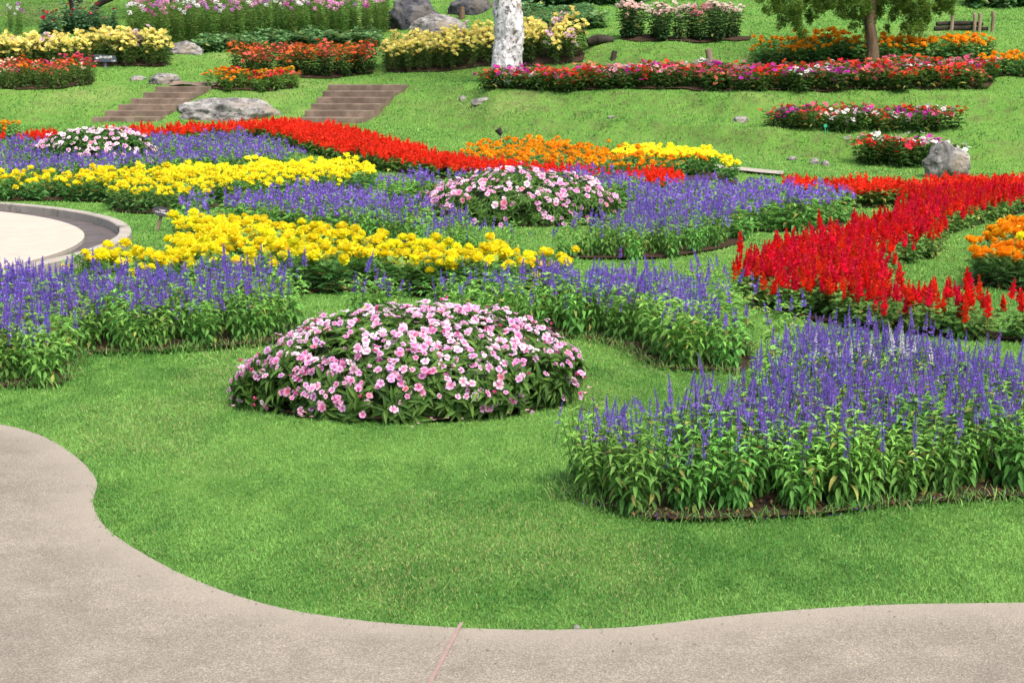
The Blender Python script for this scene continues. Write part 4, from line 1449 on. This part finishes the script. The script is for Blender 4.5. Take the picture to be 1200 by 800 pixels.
t1 = steps((108, 143), (186, 142), (196, 103), (248, 104), 6, 'brown stone steps climbing right beside the upper left zinnia bed')
t2 = steps((350, 144), (424, 144), (391, 102), (479, 101), 6, 'wider brown stone steps right of the broad low boulder')
P_ = np.array([t1[0][:2], t1[1][:2], (t1[1][0] + .5, t1[1][1] + .6), (t1[0][0] + .1, t1[0][1] + .5)])
sheet('upper_footpath', P_, M_STEP, 0.06, follow=True, cuts=3)


# ------------------------------------------------------------------ trees
def tube(bm, pts, rads, k=12, wob=0.0, seed=0):
    rows = []
    for i, (p, q) in enumerate(zip(pts, rads)):
        p = Vector(p)
        d = (Vector(pts[min(i + 1, len(pts) - 1)]) - Vector(pts[max(i - 1, 0)])).normalized()
        x = d.orthogonal().normalized() if abs(d.z) < .9 else Vector((1, 0, 0)) - d * d.x
        x.normalize(); y = d.cross(x)
        row = []
        for j in range(k):
            a = 2 * PI * j / k
            n = x * math.cos(a) + y * math.sin(a)
            w = 1 + wob * (.7 * mnoise.noise(Vector((n.x * 1.3, n.y * 1.3, p.z * 1.6 + seed))) + .5 * mnoise.noise(Vector((n.x * 3, n.y * 3, p.z * 4 + seed))) + .35 * mnoise.noise(Vector((n.x * 8, n.y * 8, p.z * 9 + seed))))
            row.append(bm.verts.new(p + n * q * w))
        rows.append(row)
    for a, b in zip(rows, rows[1:]):
        for j in range(k):
            bm.faces.new((a[j], a[(j + 1) % k], b[(j + 1) % k], b[j]))
    bm.faces.new(rows[-1])


def bm_mesh(name, bm, m, smooth=True):
    bmesh.ops.recalc_face_normals(bm, faces=bm.faces)
    me = bpy.data.meshes.new(name); bm.to_mesh(me); bm.free()
    me.polygons.foreach_set('use_smooth', [smooth] * len(me.polygons))
    me.materials.append(m)
    return me


def densify(pts, rads, n):
    P = open_spline(np.array(pts, float), n); R = np.interp(np.linspace(0, len(rads) - 1, len(P)), np.arange(len(rads)), rads)
    return [Vector(p) for p in P], list(R)


def clumps(r, centres, radii, n, s, c0, c1, wr=.5, flat=.75, tpl=LEAF[2], el=(-.8, .8)):
    gs = []
    for c, q in zip(centres, radii):
        m = max(6, int(n * q * q))
        v = r.normal(0, 1, (m, 3)); v /= np.linalg.norm(v, axis=1, keepdims=True)
        v *= (r.uniform(0, 1, (m, 1)) ** .45) * q * np.array([1, 1, flat])
        t = r.uniform(0, 1, (m, 1)) * .6 + .4 * r.uniform(0, 1)
        C = np.asarray(c0) * (1 - t) + np.asarray(c1) * t
        S = s * r.uniform(.6, 1.2, m)
        gs.append(inst(tpl, RM(r.uniform(0, 6.3, m), r.uniform(*el, m), r.uniform(-1, 1, m), S * wr, S), v + np.asarray(c), C * (1 + r.uniform(-.15, .15, (m, 1)))))
    return merge(gs)


r = np.random.default_rng(77)
# the white trunk
b = hit3(593, 97); D = b.y
root = tag(link('white_barked_tree', None, loc=b), 'tall tree with a thick flaking white trunk in the long terrace bed', 'tree')
bm = bmesh.new()
hw = px(17, D)
pts, rads = densify([(0, 0, -.3), (0, 0, .1), (.02, .0, .6), (.05, 0, 1.3), (.02, .05, 2.6), (.12, .1, 4.2), (.0, .1, 6.0)], [hw * 1.2, hw * 1.04, hw * .95, hw * 1.0, hw * .9, hw * .75, hw * .5], 26)
tube(bm, pts, rads, 72, 0.26, 3)
link('trunk', bm_mesh('trunk', bm, M_WHITEBARK), root)
for k in range(6):
    a = k * 1.05 + .3
    p = Vector((0.05, .1, 4.4 + .25 * k))
    q = p + Vector((math.cos(a) * 1.9, math.sin(a) * 1.9, 1.6 + .2 * k))
    bm = bmesh.new()
    pp, rr = densify([p, p.lerp(q, .5) + Vector((0, 0, .25)), q], [.13, .09, .04], 5)
    tube(bm, pp, rr, 9, .1, k)
    link('limb', bm_mesh('limb', bm, M_WHITEBARK), root)
cc = [(math.cos(a) * q, math.sin(a) * q, 6.4 + z) for a, q, z in zip(r.uniform(0, 6.3, 26), r.uniform(.4, 2.4, 26), r.uniform(-.5, 1.6, 26))]
link('crown', build('crown', clumps(r, cc, r.uniform(.45, .8, 26), 170, .16, (.035, .08, .02), (.07, .14, .035)), M_LEAF), root)

# conifer over the orange terrace row
b = hit3(1021, 76); D = b.y
root = tag(link('conifer_tree', None, loc=b), 'conifer with drooping yellow green sprays standing behind the long terrace bed', 'tree')
bm = bmesh.new()
tw = px(6.5, D)
pts, rads = densify([(0, 0, -.3), (0.02, 0, .3), (-.06, 0, .9), (-.02, 0, 1.6), (.05, 0, 3.0), (0, 0, 4.6)], [tw * 1.35, tw * 1.05, tw, tw * .85, tw * .6, tw * .2], 8)
tube(bm, pts, rads, 14, .18, 9)
link('trunk', bm_mesh('trunk', bm, M_BARK), root)
sc = D / F_PX


def at(u, v, dy=0.0):
    x, z = ray(u, v)
    return Vector((x * (D + dy) - b.x, dy, CAM_H + z * (D + dy) - b.z))


SPR = [(905, -6, 10), (912, 8, 9), (922, 18, 9), (932, 28, 7), (940, 38, 5), (935, 8, 9), (948, 20, 7), (958, 8, 7), (925, -4, 10), (950, -8, 9), (938, 44, 3),
       (985, 6, 7), (1000, 10, 8), (1008, 22, 6), (1014, 8, 9), (1022, 16, 7), (1018, 28, 5), (1030, 6, 9), (1000, -6, 10), (1022, -8, 10), (990, 20, 4), (1000, 32, 4),
       (1052, 2, 9), (1062, 12, 10), (1072, 22, 9), (1078, 34, 7), (1068, 33, 5), (1084, 16, 9), (1082, 2, 9), (1098, 8, 8), (1104, -2, 9), (1112, 6, 5), (1045, -8, 9), (1070, -8, 10), (1040, 33, 4), (1046, 22, 4)]
cs = [at(u, v, r.uniform(-.35, .35)) for u, v, q in SPR]
rr = [q * sc * .9 for u, v, q in SPR]
for (u, v, q), c in list(zip(SPR, list(cs))):
    for _ in range(7):
        cs.append(c + Vector((r.normal(0, 1.05 * q * sc), r.normal(0, q * sc), r.normal(-.2 * q * sc, .95 * q * sc))))
        rr.append(q * sc * r.uniform(.28, .55))
for _ in range(46):
    cs.append(at(r.uniform(950, 1118), r.uniform(-12, 14), r.uniform(-.4, .4))); rr.append(r.uniform(.05, .11))
hi = [(math.cos(a) * q, math.sin(a) * q, z) for a, q, z in [(a, max(.25, (5.6 - z) * .45) * k, z) for a, z, k in zip(r.uniform(0, 6.3, 60), r.uniform(2.0, 5.4, 60), r.uniform(.3, 1, 60))]]
g = clumps(r, cs, rr, 17000, .06, (.05, .15, .03), (.235, .41, .06), wr=.36, flat=1.5, el=(-.2, 1.5))
g2 = clumps(r, hi, r.uniform(.3, .5, 60), 900, .12, (.03, .07, .014), (.12, .17, .03), wr=.42, flat=1.2, el=(-.2, 1.5))
link('crown', build('crown', merge([g, g2]), M_LEAF), root)
for k, (u, v) in enumerate(((930, 10), (955, 2), (1080, 8), (1100, 0), (1000, 0))):
    bm = bmesh.new()
    q = at(u, v)
    p = Vector((0, 0, 1.75 + .12 * k))
    pp, r2 = densify([p, p.lerp(q, .5) + Vector((0, 0, .12)), q], [.045, .03, .012], 5)
    tube(bm, pp, r2, 7, .1, k)
    link('limb', bm_mesh('limb', bm, M_BARK), root)

# dark spreading tree at the top left
b = hit3(88, 24); D = b.y
root = tag(link('dark_tree', None, loc=b), 'dark trunked spreading tree forking low at the top left', 'tree')
bm = bmesh.new()
pts, rads = densify([(0, 0, -.3), (0, 0, .15), (-.05, 0, .55), (-.3, 0, 1.0), (-.9, .1, 1.7), (-1.6, .2, 2.6)], [.17, .14, .12, .11, .09, .05], 6)
tube(bm, pts, rads, 12, .15, 21)
link('trunk', bm_mesh('trunk', bm, M_DARKBARK), root)
for k, P in enumerate(([(0, 0, .45), (.35, 0, .75), (.6, .1, 1.4), (.8, .2, 2.4)], [(.35, .1, .05), (.62, .1, .42), (1.05, .1, .62), (1.7, .2, .9), (2.4, .3, 1.7)])):
    bm = bmesh.new()
    pp, r2 = densify([Vector(p) for p in P], list(np.linspace(.11, .05, len(P))), 5)
    tube(bm, pp, r2, 10, .15, k + 30)
    link('limb', bm_mesh('limb', bm, M_DARKBARK), root)
cc = [(math.cos(a) * q * 1.5, math.sin(a) * q, 2.1 + z) for a, q, z in zip(r.uniform(0, 6.3, 50), r.uniform(.2, 2.3, 50), r.uniform(-.35, 1.6, 50))]
cc += [(.9, 0, .82), (1.3, .0, .95), (1.7, .1, 1.05), (.5, .1, 1.1), (2.2, .1, 1.05)]
rr = list(r.uniform(.4, .75, 50)) + [.16, .2, .22, .2, .25]
link('crown', build('crown', clumps(r, cc, rr, 260, .13, (.018, .045, .012), (.045, .09, .02)), M_LEAF), root)

# ------------------------------------------------------------------ small things
def box(bm, c, s, rot=None):
    res = bmesh.ops.create_cube(bm, size=1)
    for v in res['verts']:
        v.co = Vector((v.co.x * s[0], v.co.y * s[1], v.co.z * s[2]))
        if rot:
            v.co = rot @ v.co
        v.co += Vector(c)


def strokes(parent, rows, w, h, y, m, seed, tilt):
    """tiny rows of worn white lettering, too small to read in the photograph"""
    rd = random.Random(seed)
    bm = bmesh.new()
    for (x0, x1, zc, hh) in rows:
        x = x0
        while x < x1:
            ww = hh * rd.uniform(.35, .75)
            t = hh * .2
            for _ in range(rd.choice((1, 2, 2))):
                box(bm, (x + rd.choice((t / 2, ww - t / 2)), y, zc + rd.uniform(-.1, .1) * hh), (t, .003, hh * rd.uniform(.6, 1)))
            box(bm, (x + ww / 2, y, zc + rd.choice((-.4, 0, .4)) * hh), (ww, .003, t))
            x += ww + hh * .25
    o = link('lettering', bm_mesh('lettering', bm, m, False), parent)
    return o


# oval plaque on a slanting stake beside the near marigolds
b = hit3(183, 270)
k = b.y / F_PX
root = tag(link('plant_label', None, loc=b), 'dark oval plaque with worn white lettering on a slanting wooden stake', 'plant sign')
bm = bmesh.new()
box(bm, (3.6 * k, 0, 8 * k), (3.6 * k, .02, 24 * k), Vector((0, 0, 1)).rotation_difference(Vector((.34, 0, 1)).normalized()).to_matrix())
link('stake', bm_mesh('stake', bm, M_WOOD, False), root)
from mathutils import Matrix
ob = bpy.data.objects.new('plaque', None)
bm = bmesh.new()
n = 28
ra = [bm.verts.new((11.6 * k * math.cos(2 * PI * i / n), -.012, 5.6 * k * math.sin(2 * PI * i / n))) for i in range(n)]
rb = [bm.verts.new((v.co.x, .012, v.co.z)) for v in ra]
bm.faces.new(ra); bm.faces.new(rb[::-1])
for i in range(n):
    bm.faces.new((ra[i], ra[(i + 1) % n], rb[(i + 1) % n], rb[i]))
plq = link('plaque', bm_mesh('plaque', bm, M_PLAQUE, False), root, (8 * k, -.016, 22 * k), (math.radians(-12), math.radians(9), 0))
strokes(plq, [(-3.2 * k, 3.8 * k, 1.5 * k, 1.6 * k), (-7.5 * k, 7.5 * k, -1.2 * k, 1.7 * k)], 0, 0, -.0135, M_WHITE, 3, 0)

# slate direction sign before the lilies
b = hit3(124, 79)
k = b.y / F_PX
root = tag(link('direction_sign', None, loc=b), 'slate grey sign with white lettering on a blue post before the left lilies', 'sign')
bm = bmesh.new(); box(bm, (0, 0, 4 * k), (2.2 * k, .03, 10 * k)); link('post', bm_mesh('post', bm, M_POSTBLUE, False), root)
bm = bmesh.new()
for x, z in ((-12.5, 14.5), (12, 13), (13.8, 5.6), (-12.5, 6.4)):
    bm.verts.new((x * k, -.02, z * k))
bm.verts.ensure_lookup_table()
f = bm.faces.new(bm.verts)
ex = bmesh.ops.extrude_face_region(bm, geom=[f])
for v in [q for q in ex['geom'] if isinstance(q, bmesh.types.BMVert)]:
    v.co.y = .02
board = link('board', bm_mesh('board', bm, M_SIGN, False), root, (0, -.04, 0))
strokes(board, [(-6 * k, 7 * k, 11.4 * k, 2.6 * k), (7 * k, 11.5 * k, 7.2 * k, 1.6 * k)], 0, 0, -.022, M_WHITE, 5, 0)
bm = bmesh.new()
vs = [bm.verts.new((x * k, -.0225, z * k)) for x, z in ((-11, 10.2), (-9, 11.8), (-9, 10.9), (-7, 10.9), (-7, 9.5), (-9, 9.5), (-9, 8.6))]
bm.faces.new(vs)
link('arrow', bm_mesh('arrow', bm, M_WHITE, False), board)

# green tags in the bank beds and a white label post
for (u, v, lab) in ((967, 150, 'small green tag at the front of the middle bank bed'), (1082, 186, 'small green tag at the front of the lowest bank bed')):
    b = hit3(u, v + 6); k = b.y / F_PX
    root = tag(link('plant_tag', None, loc=b), lab, 'plant tag', 'green plant tags')
    bm = bmesh.new(); box(bm, (0, 0, 3.5 * k), (.9 * k, .01, 8 * k)); link('stake', bm_mesh('stake', bm, M_TAG, False), root)
    bm = bmesh.new(); bmesh.ops.create_cone(bm, cap_ends=True, segments=14, radius1=2.1 * k, radius2=2.1 * k, depth=.012, matrix=Matrix.Translation((0, -.012, 8 * k)) @ Matrix.Rotation(PI / 2, 4, 'X'))
    link('disc', bm_mesh('disc', bm, M_TAG, False), root)


def spotlight(u, v, label, hpx, tilt):
    b = hit3(u, v); k = b.y / F_PX
    root = tag(link('garden_spotlight', None, loc=b), label, 'garden light', 'garden spotlights')
    bm = bmesh.new()
    bmesh.ops.create_cone(bm, cap_ends=True, segments=12, radius1=1.4 * k, radius2=1.1 * k, depth=hpx * k, matrix=Matrix.Translation((0, 0, hpx * k / 2)))
    link('stake', bm_mesh('stake', bm, M_WOOD), root)
    bm = bmesh.new()
    Mx = Matrix.Translation((-1.5 * k, 0, hpx * k)) @ Matrix.Rotation(tilt, 4, 'Y')
    bmesh.ops.create_cone(bm, cap_ends=True, segments=18, radius1=2.6 * k, radius2=4.0 * k, depth=7 * k, matrix=Mx)
    bmesh.ops.create_cone(bm, cap_ends=True, segments=18, radius1=4.5 * k, radius2=4.5 * k, depth=1.2 * k, matrix=Mx @ Matrix.Translation((0, 0, 3.6 * k)))
    link('lamp_head', bm_mesh('lamp_head', bm, M_LAMP, False), root)


spotlight(587, 172, 'dark garden spotlight on a stake behind the orange marigolds', 17, -.6)
spotlight(1176, 218, 'black garden spotlight low behind the right scarlet salvia', 9, 1.2)

# stakes, stumps and the little post fence
def post(u, v, hpx, wpx, label, name='wooden_post', lean=0.0, group=None, cat='post', m=M_WOOD):
    b = hit3(u, v); k = b.y / F_PX
    bm = bmesh.new()
    pp, r2 = densify([(0, 0, -.15), (lean * .5, 0, hpx * k * .5), (lean, 0, hpx * k)], [wpx * k * .58, wpx * k * .5, wpx * k * .46], 4)
    tube(bm, pp, r2, 9, .2, u)
    tag(link(name, bm_mesh(name, bm, m), loc=b), label, cat, group)


post(997, 243, 13, 2.4, 'thin wooden stake beside the blue salvia and the scarlet strip', 'wooden_stake', .0, cat='stake')
post(718, 69, 9, 7, 'short rotten stump on the bank above the long bed, below the roses', 'tree_stump', .05, cat='stump', m=M_DARKBARK)
post(833, 72, 14, 8, 'leaning grey stump right end of the bank below the roses', 'tree_stump', -.08, cat='stump', m=M_WOOD)
post(541, 22, 13, 7, 'short brown stump in front of the dark boulder by the white trunk', 'tree_stump', .0, cat='stump', m=M_BARK)
root_b = hit3(1128, 36)
fr = tag(link('log_fence', None, loc=root_b), 'low fence of old logs held by wooden posts at the upper right', 'fence')
k = root_b.y / F_PX
for u, h in ((1114, 22), (1140, 20), (1146, 20), (1161, 22)):
    bm = bmesh.new()
    x = (u - 1128) * k
    pp, r2 = densify([(x, -.05, -.2), (x + .02, -.05, h * k * .5), (x, -.05, h * k)], [2.2 * k, 2 * k, 1.8 * k], 4)
    tube(bm, pp, r2, 8, .2, u)
    link('post', bm_mesh('post', bm, M_WOOD), fr)
for z, x0, x1 in ((2, -32, 30), (7.5, -30, 24)):
    bm = bmesh.new()
    pp, r2 = densify([(x0 * k, .06, z * k), (0, .06, (z + .8) * k), (x1 * k, .06, z * k)], [2.6 * k, 2.9 * k, 2.4 * k], 6)
    tube(bm, pp, r2, 9, .25, z)
    link('log', bm_mesh('log', bm, M_DARKBARK), fr)
b = hit3(705, 52)
bm = bmesh.new()
kk = b.y / F_PX
pp, r2 = densify([(-16 * kk, 0, 2 * kk), (-4 * kk, .05, 5 * kk), (14 * kk, 0, 4 * kk)], [4.5 * kk, 6 * kk, 3 * kk], 7)
tube(bm, pp, r2, 12, .5, 4)
tag(link('fallen_log', bm_mesh('fallen_log', bm, M_DARKBARK), loc=b), 'dark decaying log at the right end of the yellow lilies', 'log')


# ------------------------------------------------------------------ litter and grass
def pts_on(P, n, r):
    x0, y0 = P.min(0); x1, y1 = P.max(0)
    X, Y = r.uniform(x0, x1, n), r.uniform(y0, y1, n)
    k = inside(P, X, Y)
    return X[k], Y[k]


gs = []
for key, c, n in (('A', (.12, .08, .46), 2600), ('B', (.12, .08, .46), 900), ('C', (.12, .08, .46), 900)):
    X, Y = pts_on(grow(BED[key], .10), n, r)
    k = edge_dist(BED[key], X, Y) < .16
    X, Y = X[k], Y[k]
    m = len(X)
    S = r.uniform(.005, .011, m)
    gs.append(inst(KITE, RM(r.uniform(0, 6.3, m), r.uniform(-.2, .3, m), 0, S * .8, S), np.stack([X, Y, np.full(m, .022)], -1), jitc(r, c, m, .3)))
    X, Y = pts_on(grow(BED[key], .09), 6000, r)
    k = edge_dist(BED[key], X, Y) < .3; X, Y = X[k], Y[k]
    m = len(X); S = r.uniform(.008, .026, m)
    gs.append(inst(KITE, RM(r.uniform(0, 6.3, m), r.uniform(-.2, .8, m), r.uniform(-.5, .5, m), S * .6, S), np.stack([X, Y, np.full(m, .018)], -1), jitc(r, (.16, .10, .05), m, .5)))
a = r.uniform(0, 6.3, 150); q = r.uniform(.96, 1.22, 150) ** 1.0
x, y, R, Ry, h = MOUNDS[0]
S = r.uniform(.012, .03, 150)
keep = r.random(150) < np.where(q < 1.08, .5, .15)
gs.append(inst(KITE, RM(r.uniform(0, 6.3, 150), r.uniform(-.1, .3, 150), 0, S, S)[keep], np.stack([x + R * q * np.cos(a), y + Ry * q * np.sin(a), np.full(150, .035)], -1)[keep], jitc(r, (.62, .34, .40), 150, .3)[keep]))
n = 260
e = r.integers(0, len(edge_line) - 1, n)
w = -np.abs(r.normal(0, .22, n)) - .005
nn = edge_line[e + 1] - edge_line[e]; nn = np.stack([-nn[:, 1], nn[:, 0]], -1) / np.linalg.norm(nn, axis=1, keepdims=True)
p = edge_line[e] + nn * w[:, None]
S = r.uniform(.004, .014, n)
gs.append(inst(KITE, RM(r.uniform(0, 6.3, n), r.uniform(-.1, .2, n), 0, S * .4, S), np.stack([p[:, 0], p[:, 1], np.full(n, .019)], -1), jitc(r, (.17, .14, .07), n, .5)))
struct('fallen_petals', build('fallen_petals', merge(gs), M_PETAL), 'stuff')


def grass_points(n, d0, d1, power, r, amax=.40):
    D = np.linspace(d0, d1, 4000)
    w = D * D ** -power
    c = np.cumsum(w); c /= c[-1]
    d = np.interp(r.random(n), c, D)
    a = r.uniform(-amax, amax, n)
    x, y = a * d, d
    k = np.ones(n, bool)
    for P in cut_out:
        lo, hi = P.min(0) - .01, P.max(0) + .01
        s = np.where(k & (x > lo[0]) & (x < hi[0]) & (y > lo[1]) & (y < hi[1]))[0]
        if len(s):
            k[s[inside(P, x[s], y[s])]] = False
    s = np.where(k & (y < 12))[0]
    k[s[inside(path_poly, x[s], y[s])]] = False
    s = np.where(k & (y > 24))[0]
    e = .25
    sl = (terrain(x[s], y[s] + e) - terrain(x[s], y[s] - e)) / (2 * e)
    bare = np.clip((sl - .22) / .2, 0, 1) * np.clip((vnoise(x[s] * 1.5, y[s] * 3.6, 51) * .5 + vnoise(x[s] * 6, y[s] * 9, 52) * .5 - .38) / .16, 0, 1)
    k[s[r.random(len(s)) < bare * .5]] = False
    k &= np.hypot(x - PC[0], y - PC[1]) > PR + GW + KW + .005
    return x[k], y[k]


def grass_colours(x, y, r, bank):
    m = len(x)
    a = vnoise(x * 1.1, y * 1.1, 31) * .45 + vnoise(x * 3, y * 3, 32) * .35 + vnoise(x * 11, y * 6, 35) * .40 - .10
    b = vnoise(x * .7 + 5, y * .7, 33) * .5 + vnoise(x * 2.3, y * 2.3, 34) * .5
    t = np.clip((a - .5) * 1.5 + .5 + r.normal(0, .18, m), 0, 1)[:, None]
    C = np.array((.075, .205, .040)) * (1 - t) + np.array((.245, .440, .105)) * t
    dry = r.random(m) < np.clip((b - .56) * 1.6, 0.025, .28)
    C[dry] = np.array((.36, .40, .15)) * r.uniform(.6, 1.15, (dry.sum(), 1))
    return C * r.uniform(.8, 1.2, (m, 1))


BLADE = Geo([(-.5, 0, 0), (.5, 0, 0), (-.36, .05, .52), (.36, .05, .52), (0, .42, .95)], [(0, 1, 3), (0, 3, 2), (2, 3, 4)])
BLADE1 = Geo([(-.5, 0, 0), (.5, 0, 0), (0, .4, 1)], [(0, 1, 2)])


def grass(n, d0, d1, power, tpl, L, W, seed, amax=.40):
    r = np.random.default_rng(seed)
    x, y = grass_points(n, d0, d1, power, r, amax)
    m = len(x)
    hgt = L(y) * r.uniform(.55, 1.25, m) * (0.55 + .5 * vnoise(x * 3, y * 3, 40) + .5 * vnoise(x * 12, y * 8, 41))
    S = W(y) * r.uniform(.7, 1.3, m)
    M = RM(r.uniform(0, 6.3, m), r.normal(-.25, .4, m), r.normal(0, .3, m), S, hgt)
    return inst(tpl, M, np.stack([x, y, terrain(x, y) - .008], -1), grass_colours(x, y, r, None))


g1 = grass(560000, 3.9, 9.5, 1.6, BLADE, lambda d: .013 + .0006 * d, lambda d: .0017 + .0003 * d, 91)
g1b = []
for sgn in (-1, 1):
    q = grass(220000, 3.2, 9.5, 1.7, BLADE, lambda d: .013 + .0006 * d, lambda d: .0022 + .0004 * d, 95 + sgn, .95)
    tri = q.V[q.T[:, 0]]
    q.T = q.T[(sgn * tri[:, 0] > .40 * tri[:, 1])]
    g1b.append(q)
g2 = grass(285000, 9.5, 22, 2.0, BLADE1, lambda d: .016 + .0005 * d, lambda d: .003 + .0006 * d, 92, .60)
g3 = grass(330000, 22, 56, 1.2, BLADE1, lambda d: .014 + .0006 * d, lambda d: .004 + .0006 * d, 93)
# longer untrimmed tufts along bed and path edges
ex, ey = [], []
for P in list(BED.values())[:3]:
    Q = np.concatenate([P, P[:1]])
    for p, q in zip(Q, Q[1:]):
        n = int(np.hypot(*(q - p)) * 520)
        t = r.random(n)
        ex.append(p[0] + (q[0] - p[0]) * t + r.normal(-.0, .05, n)); ey.append(p[1] + (q[1] - p[1]) * t + r.normal(0, .035, n))
for p, q in zip(edge_line, edge_line[1:]):
    n = int(np.hypot(*(q - p)) * 420)
    t = r.random(n); nn = np.array((-(q - p)[1], (q - p)[0])) / max(np.hypot(*(q - p)), 1e-6)
    w = np.abs(r.normal(0, .022, n)) - .008
    ex.append(p[0] + (q[0] - p[0]) * t + nn[0] * w); ey.append(p[1] + (q[1] - p[1]) * t + nn[1] * w)
ex, ey = np.concatenate(ex), np.concatenate(ey)
k = np.ones(len(ex), bool)
for P in cut_out[:3]:
    k &= ~inside(P, ex, ey) | (edge_dist(P, ex, ey) < .03)
ex, ey = ex[k], ey[k]
m = len(ex)
near_path = np.array([np.min(np.hypot(edge_line[:, 0] - a, edge_line[:, 1] - b)) < .09 for a, b in zip(ex, ey)])
S = r.uniform(.003, .006, m); H = np.where(near_path, r.uniform(.015, .045, m), r.uniform(.03, .085, m)); S = np.where(near_path, S * .7, S)
g4 = inst(BLADE, RM(r.uniform(0, 6.3, m), r.normal(-.4, .4, m), r.normal(0, .3, m), S, H), np.stack([ex, ey, np.zeros(m)], -1), grass_colours(ex, ey, r, None))
rb = np.random.default_rng(99)
x, y = grass_points(260000, 26, 46, 1.0, rb)
e = .25
sl = (terrain(x, y + e) - terrain(x, y - e)) / (2 * e)
k = rb.random(len(x)) < np.clip((sl - .24) / .2, 0, 1) * np.clip(vnoise(x * 1.3, y * 2, 61) * .8 + vnoise(x * 5, y * 6, 62) * .7 - .35, 0, 1)
x, y = x[k], y[k]
m = len(x)
print('tussock blades', m)
g5 = inst(BLADE1, RM(rb.uniform(0, 6.3, m), rb.normal(-.5, .45, m), rb.normal(0, .3, m), rb.uniform(.010, .022, m), rb.uniform(.05, .13, m)), np.stack([x, y, terrain(x, y) - .008], -1), grass_colours(x, y, rb, None))
struct('lawn_grass', build('lawn_grass', merge([g1, *g1b, g2, g3, g4, g5]), M_GRASS, False), 'stuff')
print('objects', len(bpy.data.objects), 'grass', len(g1.T) + len(g2.T) + len(g3.T))
